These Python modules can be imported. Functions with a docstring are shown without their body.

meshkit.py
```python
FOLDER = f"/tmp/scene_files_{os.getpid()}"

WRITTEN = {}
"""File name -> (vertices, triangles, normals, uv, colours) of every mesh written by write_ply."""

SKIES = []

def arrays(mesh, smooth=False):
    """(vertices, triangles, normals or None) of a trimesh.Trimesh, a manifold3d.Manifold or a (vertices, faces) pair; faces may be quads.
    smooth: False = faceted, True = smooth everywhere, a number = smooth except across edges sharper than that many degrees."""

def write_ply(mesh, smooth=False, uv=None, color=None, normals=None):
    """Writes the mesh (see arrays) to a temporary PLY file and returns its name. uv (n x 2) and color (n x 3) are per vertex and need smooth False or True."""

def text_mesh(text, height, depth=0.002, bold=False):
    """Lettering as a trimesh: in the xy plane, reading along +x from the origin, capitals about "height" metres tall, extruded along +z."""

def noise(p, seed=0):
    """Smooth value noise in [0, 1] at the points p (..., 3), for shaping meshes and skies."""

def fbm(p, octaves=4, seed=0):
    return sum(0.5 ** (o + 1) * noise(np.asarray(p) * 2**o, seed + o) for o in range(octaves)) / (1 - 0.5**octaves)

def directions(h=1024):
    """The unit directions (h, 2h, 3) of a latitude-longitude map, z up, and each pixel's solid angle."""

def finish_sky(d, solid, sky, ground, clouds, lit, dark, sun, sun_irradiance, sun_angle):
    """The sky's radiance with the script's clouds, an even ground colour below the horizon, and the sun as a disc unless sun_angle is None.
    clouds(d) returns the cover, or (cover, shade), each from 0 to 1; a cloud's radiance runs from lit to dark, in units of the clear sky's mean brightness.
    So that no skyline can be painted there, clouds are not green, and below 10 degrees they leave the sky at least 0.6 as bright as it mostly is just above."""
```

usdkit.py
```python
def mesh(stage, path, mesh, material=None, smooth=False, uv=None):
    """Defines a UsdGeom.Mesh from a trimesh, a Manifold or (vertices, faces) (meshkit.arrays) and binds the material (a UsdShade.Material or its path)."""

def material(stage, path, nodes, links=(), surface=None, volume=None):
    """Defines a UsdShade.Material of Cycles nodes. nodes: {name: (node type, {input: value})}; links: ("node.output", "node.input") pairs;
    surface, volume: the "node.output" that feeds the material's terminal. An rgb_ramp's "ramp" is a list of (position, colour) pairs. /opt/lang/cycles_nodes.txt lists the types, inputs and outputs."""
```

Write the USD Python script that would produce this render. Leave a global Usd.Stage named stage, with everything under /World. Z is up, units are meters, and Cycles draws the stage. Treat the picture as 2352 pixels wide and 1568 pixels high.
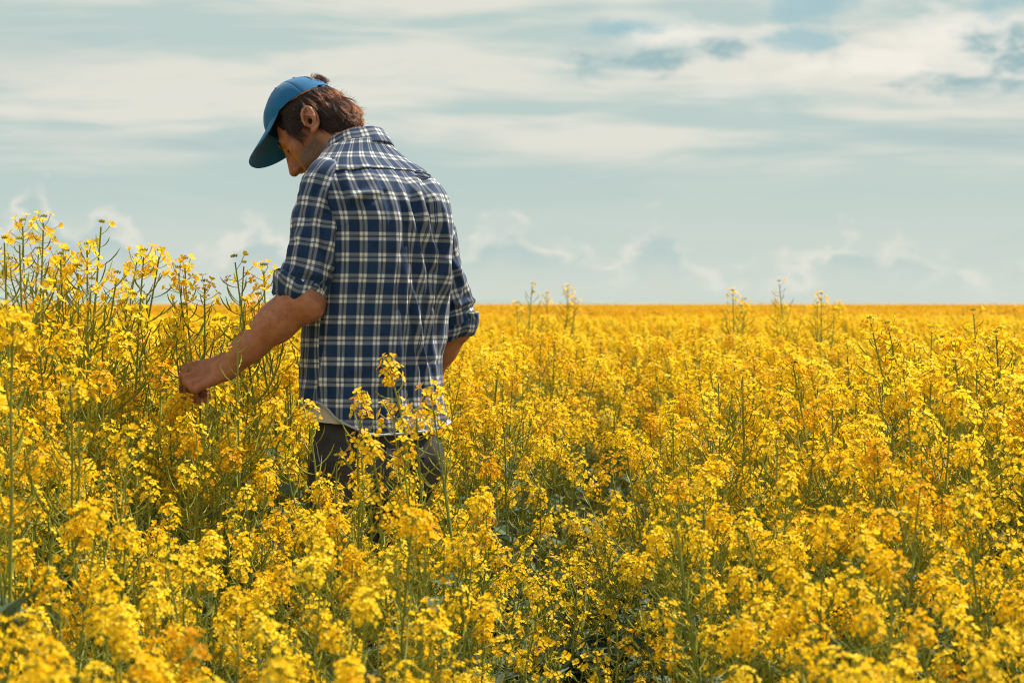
import math, random
import numpy as np
import trimesh
import usdkit, meshkit
from pxr import Usd, UsdGeom, UsdLux, UsdShade, Sdf, Gf, Vt

# ------------------------------------------------------------------ stage, camera, sky, sun, exposure
stage = Usd.Stage.CreateInMemory()
UsdGeom.SetStageUpAxis(stage, UsdGeom.Tokens.z)
UsdGeom.SetStageMetersPerUnit(stage, 1.0)
world = UsdGeom.Xform.Define(stage, '/World')
UsdGeom.Scope.Define(stage, '/World/Looks')
stage.SetDefaultPrim(world.GetPrim())
T = Sdf.ValueTypeNames

CAM_Z, FOCUS = 1.185, 5.5
PXR = 4911.0                         # pixels of a 2352-wide picture per unit of slope
PITCH = math.radians(-1.0)
EXPOSURE = 0.88
cam = UsdGeom.Camera.Define(stage, '/World/camera')
cam.AddTranslateOp().Set(Gf.Vec3d(0, 0, CAM_Z))
cam.AddRotateXOp().Set(90 + math.degrees(PITCH))
cam.CreateHorizontalApertureAttr(36.0)
cam.CreateVerticalApertureAttr(24.0)
cam.CreateFocalLengthAttr(36.0 * PXR / 2352)
cam.CreateClippingRangeAttr(Gf.Vec2f(0.1, 30000))
cam.CreateFStopAttr(7.5)
cam.CreateFocusDistanceAttr(FOCUS - 0.1)
cam.CreateExposureAttr(EXPOSURE)

SUN = np.array([0.50, 0.36, 0.92]); SUN /= np.linalg.norm(SUN)
SKY_STRENGTH = 0.1
sun = UsdLux.DistantLight.Define(stage, '/World/sun')
sun.CreateIntensityAttr(1.25)
sun.CreateAngleAttr(0.53)
sun.CreateColorAttr(Gf.Vec3f(1.0, 0.93, 0.82))
sun.GetPrim().CreateAttribute('inputs:normalize', T.Bool).Set(True)
_z = Gf.Vec3d(*map(float, SUN)); _x = Gf.Cross(Gf.Vec3d(0, 0, 1), _z).GetNormalized(); _y = Gf.Cross(_z, _x)
sun.AddTransformOp().Set(Gf.Matrix4d(_x[0], _x[1], _x[2], 0, _y[0], _y[1], _y[2], 0, _z[0], _z[1], _z[2], 0, 0, 0, 0, 1))


def sky_material():
    """A pale blue sky under thin streaked cloud, with brighter and greyer heaps, all as functions of the direction looked in."""
    N, L = {}, []
    def node(name, kind, **inp):
        N[name] = (kind, inp); return name
    def link(a, b): L.append((a, b))
    cnt = [0]
    def fresh(p='n'):
        cnt[0] += 1; return f'{p}{cnt[0]}'
    def wire(src, dst):
        if isinstance(src, str): link(src, dst)
        else:
            nm, so = dst.split('.'); N[nm][1][so] = src
    def m(op, a, b=0.0, c=0.0, clamp=False):
        n = node(fresh('m'), 'math', math_type=op, use_clamp=clamp)
        wire(a, n + '.value1'); wire(b, n + '.value2'); wire(c, n + '.value3')
        return n + '.value'
    def ss(v, lo, hi, a=0.0, b=1.0):
        n = node(fresh('s'), 'map_range', range_type='smoothstep', from_min=float(lo), from_max=float(hi), to_min=float(a), to_max=float(b), clamp=True)
        wire(v, n + '.value'); return n + '.result'
    def comb(x, y, z):
        n = node(fresh('c'), 'combine_xyz'); wire(x, n + '.x'); wire(y, n + '.y'); wire(z, n + '.z'); return n + '.vector'
    def noise(vec, scale, detail=4.0, rough=0.55, dist=0.0):
        n = node(fresh('t'), 'noise_texture', scale=float(scale), detail=float(detail), roughness=float(rough), distortion=float(dist))
        link(vec, n + '.vector'); return n + '.fac'
    def mix(f, a, b):
        n = node(fresh('x'), 'mix', mix_type='mix'); wire(f, n + '.fac'); wire(a, n + '.color1'); wire(b, n + '.color2'); return n + '.color'
    node('tc', 'texture_coordinate'); node('sep', 'separate_xyz'); link('tc.generated', 'sep.vector')
    az = m('degrees', m('arctan2', 'sep.x', 'sep.y')); el = m('degrees', m('arcsine', 'sep.z'))
    K = 2.0 ** -EXPOSURE / SKY_STRENGTH
    C = lambda r, g, b: (r * K, g * K, b * K)
    node('sky', 'sky_texture', sky_type='single_scattering', sun_disc=False, sun_elevation=float(math.asin(SUN[2])), sun_rotation=float(math.atan2(SUN[0], SUN[1])), aerosol_density=1.6)
    SKYMIX(locals())
    node('bg', 'background_shader', strength=SKY_STRENGTH)
    link(N.pop('__final')[0], 'bg.color')
    return usdkit.material(stage, '/World/Looks/sky', N, L, surface='bg.background')


def SKYMIX(E):
    node, link, m, ss, comb, noise, mix, C, az, el, N = (E[k] for k in 'node link m ss comb noise mix C az el N'.split())
    # warp so that streaks wander
    v0 = comb(m('multiply', az, 0.10), m('multiply', el, 0.45), 0.0)
    w1 = noise(v0, 1.0, 3.0, 0.5)
    elw = m('add', el, m('multiply', m('subtract', w1, 0.5), 1.6))
    # thin veil over everything above about 3.3 degrees, thicker bands by noise
    streak = noise(comb(m('multiply', az, 0.085), m('multiply', elw, 0.75), 3.7), 1.0, 5.0, 0.52, 0.25)
    fine = noise(comb(m('multiply', az, 0.28), m('multiply', elw, 2.4), 9.1), 1.0, 4.0, 0.5, 0.2)
    veil = ss(m('add', streak, m('multiply', m('subtract', fine, 0.5), 0.30)), 0.38, 0.60)
    veil = m('multiply', m('multiply', veil, 1.0), ss(el, 2.9, 4.4, 0.14, 1.0))
    base = mix(ss(el, 0.0, 3.8), C(0.62, 0.69, 0.625), C(0.505, 0.62, 0.595))
    base = mix(ss(el, 9.0, 40.0), base, 'sky.color')
    col = mix(veil, base, C(0.76, 0.755, 0.675))
    # a breezier, brighter and bluer part to the upper right
    heap = noise(comb(m('multiply', az, 0.42), m('multiply', elw, 1.05), 1.3), 1.0, 5.0, 0.55, 0.4)
    puff = noise(comb(m('multiply', az, 0.62), m('multiply', elw, 1.45), 4.4), 1.0, 5.0, 0.54, 0.35)
    def blob(ca, ce, wa, we):
        a, e = m('divide', m('subtract', az, ca), wa), m('divide', m('subtract', el, ce), we)
        return m('exponent', m('multiply', m('add', m('multiply', a, a), m('multiply', e, e)), -1.0))
    def total(*b):
        t = b[0]
        for x in b[1:]: t = m('add', t, x)
        return t
    right = m('multiply', ss(az, -1.0, 8.0), ss(el, 4.4, 6.2))
    col = mix(m('multiply', right, ss(heap, 0.42, 0.70, 0.0, 0.75)), col, C(0.86, 0.83, 0.755))
    rough = m('multiply', m('subtract', puff, 0.5), 3.2)
    gaps0 = total(blob(8.1, 7.9, 1.6, 0.9), blob(7.4, 6.9, 1.7, 0.35), blob(3.2, 7.3, 1.8, 0.25), blob(12.9, 7.7, 1.2, 0.7), blob(18.0, 7.0, 2.0, 0.8))
    gaps = m('add', gaps0, m('multiply', m('multiply', rough, -0.8), ss(gaps0, 0.04, 0.40)))
    col = mix(ss(gaps, 0.40, 1.25, 0.0, 0.85), col, C(0.36, 0.55, 0.60))
    lit0 = total(blob(4.2, 7.0, 2.0, 0.42), blob(9.2, 6.3, 2.4, 0.42), blob(11.6, 7.1, 1.9, 0.6), blob(13.2, 6.1, 1.6, 0.55), blob(-18.0, 6.4, 2.6, 0.6))
    lit = m('add', lit0, m('multiply', m('multiply', rough, 0.55), ss(lit0, 0.04, 0.40)))
    col = mix(ss(lit, 0.20, 1.15, 0.0, 0.85), col, C(0.93, 0.885, 0.80))
    grey0 = total(blob(2.4, 6.45, 1.0, 0.50), blob(4.0, 6.5, 1.3, 0.48), blob(5.7, 6.75, 0.7, 0.3), blob(12.6, 6.65, 1.3, 0.6), blob(14.2, 6.35, 1.3, 0.6), blob(12.6, 5.65, 2.4, 0.36), blob(-17.5, 5.9, 1.6, 0.4))
    grey = m('add', grey0, m('multiply', m('multiply', rough, 0.9), ss(grey0, 0.04, 0.40)))
    col = mix(m('multiply', ss(grey, 0.15, 1.1, 0.0, 0.95), ss(noise(comb(m('multiply', az, 1.5), m('multiply', el, 3.2), 6.6), 1.0, 4.0, 0.55, 0.3), 0.30, 0.62, 0.35, 1.0)), col, C(0.335, 0.49, 0.515))
    col = mix(m('multiply', total(blob(12.6, 4.35, 3.6, 0.40), blob(-9.0, 4.2, 5.0, 0.25), blob(-13.0, 6.6, 2.2, 0.5)), 0.55), col, C(0.42, 0.545, 0.555))
    # low heaps of cloud along the horizon: sunlit rims over grey-blue bodies
    cn = noise(comb(m('multiply', az, 0.85), m('multiply', el, 1.25), 5.5), 1.0, 4.0, 0.52, 0.35)
    def hump(c, h, w):
        a = m('divide', m('subtract', az, c), w); return m('multiply', m('exponent', m('multiply', m('multiply', a, a), -1.0)), h)
    top = m('add', 1.15, m('multiply', m('subtract', noise(comb(m('multiply', az, 0.30), 0.0, 2.2), 1.0, 2.0, 0.5), 0.5), 1.6))
    top = total(top, hump(-12.6, 2.35, 0.75), hump(-10.7, 1.5, 0.95), hump(-6.9, 1.25, 1.1), hump(-0.3, 1.2, 0.9), hump(1.2, 0.9, 0.8), hump(4.0, 1.45, 0.75), hump(8.9, 1.2, 0.8), hump(10.4, 0.75, 0.6), hump(-14.2, 1.6, 0.7),
                hump(17.0, 1.5, 1.2), hump(-19.0, 1.4, 1.3), hump(23.0, 1.9, 1.6), hump(-25.0, 1.8, 1.7))
    hgt = m('subtract', m('add', m('multiply', top, 0.92), m('multiply', m('subtract', cn, 0.5), 2.9)), el)     # above 0 inside the heap
    body = ss(hgt, -0.22, 0.40)
    rim = m('multiply', body, ss(hgt, 1.2, 0.05))
    rim = m('multiply', rim, ss(noise(comb(m('multiply', az, 0.8), m('multiply', el, 0.8), 8.8), 1.0, 2.0), 0.30, 0.62))
    col = mix(m('multiply', rim, 0.90), col, C(0.81, 0.79, 0.70))
    col = mix(m('multiply', m('multiply', body, ss(hgt, 0.25, 0.8)), m('multiply', ss(el, 0.4, 1.5), 0.62)), col, C(0.45, 0.575, 0.575))
    col = mix(m('multiply', ss(hgt, 0.9, 1.9), 0.45), col, C(0.64, 0.685, 0.61))
    # far round the sky the same broken cloud goes on
    broad = noise(comb(m('multiply', az, 0.03), m('multiply', el, 0.06), 0.5), 1.0, 5.0, 0.55, 0.3)
    col = mix(m('multiply', ss(el, 9.0, 30.0), ss(broad, 0.40, 0.60)), col, C(0.74, 0.74, 0.71))
    N['__final'] = (col,)


dome = UsdLux.DomeLight.Define(stage, '/World/sky')
dome.CreateIntensityAttr(1.0)
UsdShade.MaterialBindingAPI.Apply(dome.GetPrim()).Bind(sky_material())
dome.GetPrim().SetCustomDataByKey('kind', 'structure')
dome.GetPrim().SetCustomDataByKey('label', 'pale blue sky under thin streaked cloud')

# ------------------------------------------------------------------ helpers
def at(px, py, Y):
    """The point at distance Y in front of the camera that the photograph shows at (px, py) of a 2352-wide picture."""
    u, v = (px - 1176) / PXR, (784 - py) / PXR
    c, s = math.cos(PITCH), math.sin(PITCH)
    dy, dz = c - v * s, s + v * c
    return np.array([u * Y / dy, Y, CAM_Z + dz * Y / dy])


def mat(name, nodes, links=(), surface='p.BSDF'):
    return usdkit.material(stage, '/World/Looks/' + name, nodes, links, surface=surface)


used = {}
def numbered(parent, name):
    k = (parent, name); n = used.get(k, 0); used[k] = n + 1
    return name if n == 0 else f'{name}_{n:03d}'


def tag(prim, label=None, category=None, group=None, kind=None):
    for k, v in (('label', label), ('category', category), ('group', group), ('kind', kind)):
        if v: prim.SetCustomDataByKey(k, v)
    return prim


def obj(name, mesh, material, parent='/World', smooth=False, uv=None, label=None, category=None, group=None, kind=None):
    parent = str(parent)
    path = f'{parent}/{numbered(parent, name)}'
    p = usdkit.mesh(stage, path, mesh, material, smooth=smooth, uv=uv).GetPrim()
    tag(p, label, category, group, kind)
    return path


class MB:
    """Collects vertices and triangles into one mesh."""
    def __init__(s): s.v, s.f, s.n = [], [], 0
    def add(s, v, f):
        s.v.append(np.asarray(v, float)); s.f.append(np.asarray(f, int) + s.n); s.n += len(v)
    def done(s): return np.vstack(s.v), np.vstack(s.f)


def tube(pts, rad, sides=4, cap=False):
    p = np.asarray(pts, float); n = len(p)
    t = np.gradient(p, axis=0); t /= np.linalg.norm(t, axis=1, keepdims=True) + 1e-12
    ref = np.array([1.0, 0.13, 0.0]) if abs(t[0][0]) < 0.8 else np.array([0.1, 1.0, 0.0])
    a = np.cross(t, ref); a /= np.linalg.norm(a, axis=1, keepdims=True) + 1e-12
    b = np.cross(t, a)
    ang = np.arange(sides) * 2 * np.pi / sides
    r = np.broadcast_to(rad, (n,))
    v = p[:, None] + r[:, None, None] * (np.cos(ang)[None, :, None] * a[:, None] + np.sin(ang)[None, :, None] * b[:, None])
    i, j = np.meshgrid(np.arange(n - 1), np.arange(sides), indexing='ij')
    q = np.stack([i * sides + j, i * sides + (j + 1) % sides, (i + 1) * sides + (j + 1) % sides, (i + 1) * sides + j], -1).reshape(-1, 4)
    f = np.vstack([q[:, [0, 1, 2]], q[:, [0, 2, 3]]])
    return v.reshape(-1, 3), f


def basis(n):
    n = np.asarray(n, float); n = n / np.linalg.norm(n)
    a = np.cross(n, [0.31, 0.2, 1.0] if abs(n[2]) < 0.9 else [1.0, 0.1, 0.0]); a /= np.linalg.norm(a)
    return np.stack([a, np.cross(n, a), n], 1)


# ------------------------------------------------------------------ plant materials
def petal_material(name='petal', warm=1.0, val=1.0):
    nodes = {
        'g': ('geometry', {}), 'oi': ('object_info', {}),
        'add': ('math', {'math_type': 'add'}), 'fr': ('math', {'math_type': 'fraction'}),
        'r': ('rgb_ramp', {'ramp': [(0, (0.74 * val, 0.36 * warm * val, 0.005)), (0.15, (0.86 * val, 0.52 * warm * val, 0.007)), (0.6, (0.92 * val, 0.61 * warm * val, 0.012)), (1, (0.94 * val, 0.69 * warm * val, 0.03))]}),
        'd': ('principled_bsdf', {'roughness': 0.6, 'specular_ior_level': 0.12}), 't': ('translucent_bsdf', {}),
        'x': ('mix_closure', {'fac': 0.42})}
    links = [('g.random_per_island', 'add.value1'), ('oi.random', 'add.value2'), ('add.value', 'fr.value1'), ('fr.value', 'r.fac'), ('r.color', 'd.base_color'),
             ('r.color', 't.color'), ('d.BSDF', 'x.closure1'), ('t.BSDF', 'x.closure2')]
    return mat(name, nodes, links, 'x.closure')


def green_material(name, a, b, rough, trans, scale=40.0):
    nodes = {
        'tc': ('texture_coordinate', {}), 'n': ('noise_texture', {'scale': scale, 'detail': 2.0}), 'oi': ('object_info', {}),
        'add': ('math', {'math_type': 'multiply_add', 'value2': 0.5}),
        'r': ('rgb_ramp', {'ramp': [(0.3, a), (0.9, b)]}),
        'd': ('principled_bsdf', {'roughness': rough, 'specular_ior_level': 0.15}), 't': ('translucent_bsdf', {}), 'x': ('mix_closure', {'fac': trans})}
    links = [('tc.object', 'n.vector'), ('oi.random', 'add.value1'), ('n.fac', 'add.value3'), ('add.value', 'r.fac'), ('r.color', 'd.base_color'), ('r.color', 't.color'),
             ('d.BSDF', 'x.closure1'), ('t.BSDF', 'x.closure2')]
    return mat(name, nodes, links, 'x.closure')


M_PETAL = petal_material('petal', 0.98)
M_PETAL_FAR_SHADED = petal_material('shaded_far_petal', 0.84, 0.80)  # same petals, with the distant crop's shade put into a darker, more orange colour
M_BUD = green_material('bud', (0.34, 0.33, 0.03), (0.46, 0.40, 0.03), 0.5, 0.15)
M_STEM = green_material('stem', (0.10, 0.138, 0.024), (0.20, 0.22, 0.038), 0.6, 0.0, 9.0)
M_POD = green_material('pod', (0.15, 0.19, 0.018), (0.29, 0.29, 0.032), 0.55, 0.12, 12.0)
M_LEAF = green_material('leaf', (0.035, 0.070, 0.040), (0.085, 0.125, 0.062), 0.6, 0.22, 14.0)

# ------------------------------------------------------------------ rapeseed plants
def petal_shape(cup, rng, fine):
    """A flower of unit diameter looking along +z: four petals, cup in radians above flat."""
    V, F = [], []
    pts = np.array([[.04, 0, 0], [.19, .10, .035], [.35, .215, .03], [.49, .13, -.02], [.50, -.09, -.03], [.36, -.215, .03], [.19, -.10, .035]]) if fine else \
        np.array([[.04, 0, 0], [.33, .22, .03], [.50, .03, -.02], [.34, -.22, .03]])
    fan = [[0, i, i + 1] for i in range(1, len(pts) - 1)]
    for k in range(4):
        c = cup + rng.uniform(-.25, .25)
        q = pts.copy(); q[:, 2] += 0.12 * np.sign(q[:, 1]) * np.abs(q[:, 1]) * rng.uniform(-1, 1)
        x = q[:, 0] * math.cos(c) - q[:, 2] * math.sin(c); z = q[:, 0] * math.sin(c) + q[:, 2] * math.cos(c)
        a = k * math.pi / 2 + rng.uniform(-.15, .15)
        V.append(np.stack([x * math.cos(a) - q[:, 1] * math.sin(a), x * math.sin(a) + q[:, 1] * math.cos(a), z], 1))
        F.append(np.array(fan) + k * len(pts))
    return np.vstack(V), np.vstack(F)


OCT_V = np.array([[1, 0, 0], [-1, 0, 0], [0, 1, 0], [0, -1, 0], [0, 0, 1], [0, 0, -1.0]])
OCT_F = np.array([[0, 2, 4], [2, 1, 4], [1, 3, 4], [3, 0, 4], [2, 0, 5], [1, 2, 5], [3, 1, 5], [0, 3, 5]])


def raceme(rng, path, flowers, pods, fine, out, head=0.045, podlen=0.050):
    """Pods up a stalk and a head of flowers on its top. path: the stalk's points, out: dict of lists that get (v, f)."""
    path = np.asarray(path)
    seg = np.linalg.norm(np.diff(path, axis=0), axis=1); L = np.concatenate([[0], np.cumsum(seg)])
    def on(s):
        s = np.clip(s, 0, L[-1]); return np.array([np.interp(s, L, path[:, k]) for k in range(3)])
    def dirn(s): d = on(min(s + .01, L[-1])) - on(max(s - .01, 0)); return d / np.linalg.norm(d)
    phase = rng.uniform(0, 6.28)
    top = L[-1]
    for i in range(pods):
        s = top - head * 0.9 - (i + rng.uniform(-.3, .3)) * rng.uniform(.011, .015)
        if s < 0.02: break
        age = min(1.0, 0.25 + i / 9.0)
        o, d = on(s), dirn(s); B = basis(d)
        a = phase + i * 2.4 + rng.uniform(-.3, .3)
        r = B[:, 0] * math.cos(a) + B[:, 1] * math.sin(a)
        e0 = rng.uniform(.0, .45); e1 = rng.uniform(1.05, 1.5)
        ped, ln = 0.016 + .006 * rng.random(), podlen * age * rng.uniform(.75, 1.15)
        k = 5 if fine else 3
        ts = np.linspace(0, 1, k); el = e0 + (e1 - e0) * ts
        tot = ped + ln
        steps = np.stack([np.cos(el), np.sin(el)], 1) * tot / (k - 1)
        xy = np.vstack([[0, 0], np.cumsum((steps[:-1] + steps[1:]) / 2, 0)])
        p = o + xy[:, :1] * r + xy[:, 1:] * (d * .6 + np.array([0, 0, .4]))
        w = np.array([.0007, .0008, .0014, .0015, .0005]) if k == 5 else np.array([.0007, .0014, .0005])
        out['pod'].append(tube(p, w * (0.75 + .35 * age), 4 if fine else 3))
    d = dirn(top); B = basis(d)
    bits_p, bits_b = [], MB()
    R = head * rng.uniform(.8, 1.15)
    for i in range(flowers):
        u = (i + .5) / max(flowers, 1)
        th = 0.30 + 1.20 * math.sqrt(u) + rng.uniform(-.15, .15)      # 0 looks along the stalk
        a = phase + i * 2.4
        r = B[:, 0] * math.cos(a) + B[:, 1] * math.sin(a)
        base = on(top - 0.005 - 0.042 * u)
        ray = d * math.cos(th) + r * math.sin(th)
        ln = R * rng.uniform(.44, .76)
        tip = base + ray * ln + np.array([0, 0, ln * .12])
        look = ray + np.array([0, 0, .30]) + rng.normal(0, .18, 3)
        cup = rng.choice([.1, .35, .7, 1.1], p=[.3, .40, .2, .10])
        v, f = petal_shape(cup, rng, fine)
        Bn = basis(look)
        bits_p.append(((v * rng.uniform(.0190, .0248)) @ Bn.T + tip, f))
        m = base * .5 + tip * .5 + r * .003
        bits_b.add(*tube([base, m, tip], [.0008, .0007, .0009], 3))
    for i in range(10 if fine else 4):
        th = .45 * math.sqrt(i / 10.0) + .05; a = i * 2.4
        r = B[:, 0] * math.cos(a) + B[:, 1] * math.sin(a)
        ray = d * math.cos(th) + r * math.sin(th)
        q = basis(ray)
        bits_b.add((OCT_V * [.0019, .0019, .0036]) @ q.T + on(top) + ray * R * .32, OCT_F)
    out['head'].append((bits_p, bits_b.done()))


def leaf_shape(rng, ln, wd, droop):
    n = 6; t = np.linspace(0, 1, n)
    w = wd * np.array([.35, .75, 1.0, .85, .5, .05]) * rng.uniform(.85, 1.15, n)
    x = ln * (t - .25 * droop * t ** 2); z = ln * (.55 * t - droop * .9 * t ** 2)
    V = []
    for i in range(n):
        fold = .25 * w[i]
        V += [[x[i], -w[i], z[i] + fold + rng.uniform(-.006, .006)], [x[i], 0, z[i]], [x[i], w[i], z[i] + fold + rng.uniform(-.006, .006)]]
    F = []
    for i in range(n - 1):
        for j in (0, 1):
            a = i * 3 + j; F += [[a, a + 1, a + 4], [a, a + 4, a + 3]]
    return np.array(V), np.array(F)


def make_plant(seed, fine, racemes=6, pods=16, flowers=15, H=1.0, spread=.20, leaves=6, low=.56, podlen=.05, sparse_top=False, lean=.06):
    """A rapeseed plant of height H at the origin, as parts."""
    rng = np.random.default_rng(seed)
    P = {'stem': [], 'branch': [], 'leaf': [], 'raceme': []}
    n = 9; t = np.linspace(0, 1, n)
    la = rng.uniform(0, 6.28); lean = lean * rng.uniform(.3, 1.3)
    wob = np.cumsum(rng.normal(0, .006, (n, 2)), 0)
    sx = lean * t ** 1.7 * math.cos(la) + wob[:, 0] * t; sy = lean * t ** 1.7 * math.sin(la) + wob[:, 1] * t
    stem = np.stack([sx, sy, H * t], 1)
    sides = 6 if fine else 4
    P['stem'].append(tube(stem, .0052 - .0036 * t, sides))
    def add_raceme(path, fl, pd):
        out = {'pod': [], 'head': []}
        raceme(rng, path, fl, pd, fine, out, head=rng.uniform(.038, .052), podlen=podlen)
        P['raceme'].append(out)
    add_raceme(stem, int(flowers * (.3 if sparse_top else 1.0)), int(pods * (1.5 if sparse_top else 1.1)))
    for k in range(racemes - 1):
        t0 = rng.uniform(.30, .80); o = np.array([np.interp(t0, t, stem[:, j]) for j in range(3)])
        a = k * 2.4 + rng.uniform(-.4, .4) + la
        top = H * rng.uniform(low, .97) ; top = max(top, o[2] + .14)
        sp = spread * rng.uniform(.45, 1.15) * (1.2 - .5 * t0)
        m = 6; s = np.linspace(0, 1, m)
        rr = sp * (1 - (1 - s) ** 1.8); zz = o[2] + (top - o[2]) * (s ** 1.15)
        path = np.stack([o[0] + rr * math.cos(a), o[1] + rr * math.sin(a), zz], 1) + np.cumsum(rng.normal(0, .003, (m, 3)), 0) * s[:, None]
        P['branch'].append(tube(path, .0025 - .0012 * s, 5 if fine else 3))
        add_raceme(path, max(4, int(flowers * rng.uniform(.6, 1.2))), int(pods * rng.uniform(.4, 1.0)))
    for k in range(leaves):
        z0 = H * rng.uniform(.10, .62); o = np.array([np.interp(z0 / H, t, stem[:, j]) for j in range(3)])
        sc = 1.0 - .75 * (z0 / H)
        v, f = leaf_shape(rng, (.07 + .11 * sc) * rng.uniform(.8, 1.2), (.014 + .032 * sc) * rng.uniform(.8, 1.2), rng.uniform(.4, 1.1))
        a = k * 2.4 + rng.uniform(-.5, .5)
        R = np.array([[math.cos(a), -math.sin(a), 0], [math.sin(a), math.cos(a), 0], [0, 0, 1]])
        P['leaf'].append((v @ R.T + o, f))
    return P


def joined(list_):
    mb = MB()
    for v, f in list_: mb.add(v, f)
    return mb.done()


def write_plant(path, P, detail):
    """The plant's parts as prims below path. detail 2: every flower and pod a sub-part; 1: a head's flowers one sub-part, a raceme's pods one; 0: joined."""
    if detail == 0:
        pet = [b for r in P['raceme'] for h in r['head'] for b in h[0]]
        if pet: obj('flowers', joined(pet), M_PETAL, path)
        obj('buds', joined([h[1] for r in P['raceme'] for h in r['head']]), M_BUD, path)
        obj('stems', joined(P['stem'] + P['branch']), M_STEM, path)
        pods = [b for r in P['raceme'] for b in r['pod']]
        if pods: obj('pods', joined(pods), M_POD, path)
        if P['leaf']: obj('leaves', joined(P['leaf']), M_LEAF, path)
        return
    stalks = [obj('stem', P['stem'][0], M_STEM, path, smooth=True)] + [obj('branch', b, M_STEM, path, smooth=True) for b in P['branch']]
    for b in P['leaf']: obj('leaf', b, M_LEAF, path)
    for st, r in zip(stalks, P['raceme']):
        if r['pod']:
            if detail == 2:
                for b in r['pod']: obj('seed_pod', b, M_POD, st)
            else: obj('seed_pods', joined(r['pod']), M_POD, st, kind='stuff')
        for pet, green in r['head']:
            hp = obj('flower_head', green, M_BUD, path)
            if pet:
                if detail == 2:
                    for b in pet: obj('flower', b, M_PETAL, hp)
                else: obj('flowers', joined(pet), M_PETAL, hp, kind='stuff')

# ------------------------------------------------------------------ the ground
def ground_material():
    nodes = {
        'tc': ('geometry', {}), 'n': ('noise_texture', {'scale': 3.0, 'detail': 8.0, 'roughness': 0.65}), 'n2': ('noise_texture', {'scale': 45.0, 'detail': 4.0}),
        'r': ('rgb_ramp', {'ramp': [(.3, (.018, .015, .011)), (.55, (.035, .030, .019)), (.75, (.040, .048, .024))]}),
        'b': ('bump', {'strength': 0.9, 'distance': 0.02}), 'p': ('principled_bsdf', {'roughness': 0.95, 'specular_ior_level': 0.2})}
    return mat('soil', nodes, [('tc.position', 'n.vector'), ('tc.position', 'n2.vector'), ('n.fac', 'r.fac'), ('r.color', 'p.base_color'), ('n2.fac', 'b.height'), ('b.normal', 'p.normal')])


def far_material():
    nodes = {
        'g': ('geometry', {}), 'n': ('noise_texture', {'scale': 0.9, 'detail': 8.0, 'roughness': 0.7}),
        'r': ('rgb_ramp', {'ramp': [(.35, (.20, .15, .02)), (.5, (.46, .24, .008)), (.7, (.60, .31, .006))]}),  # ochre tones darkened: the shade among distant flowers is painted in
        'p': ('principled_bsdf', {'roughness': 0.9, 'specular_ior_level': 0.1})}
    return mat('shaded_far_flowers', nodes, [('g.position', 'n.vector'), ('n.fac', 'r.fac'), ('r.color', 'p.base_color')])


def sheet(x0, x1, y0, y1, nx, ny, zf):
    xs, ys = np.linspace(x0, x1, nx), np.linspace(0, 1, ny) ** 2 * (y1 - y0) + y0
    X, Y = np.meshgrid(xs, ys)
    v = np.stack([X, Y, zf(X, Y)], -1).reshape(-1, 3)
    i, j = np.meshgrid(np.arange(ny - 1), np.arange(nx - 1), indexing='ij')
    a = (i * nx + j).ravel()
    return v, np.vstack([np.stack([a, a + 1, a + nx + 1], 1), np.stack([a, a + nx + 1, a + nx], 1)])


obj('ground', sheet(-4000, 4000, -300, 9000, 9, 40, lambda X, Y: 0 * X), ground_material(), kind='structure', label='dark brown field soil below the crop')
FAR0 = 330.0
obj('far_field', sheet(-3500, 3500, FAR0, 8500, 80, 60, lambda X, Y: 0.99 + 0 * X), far_material(), kind='structure', label='distant yellow flowering field reaching the horizon')

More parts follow.
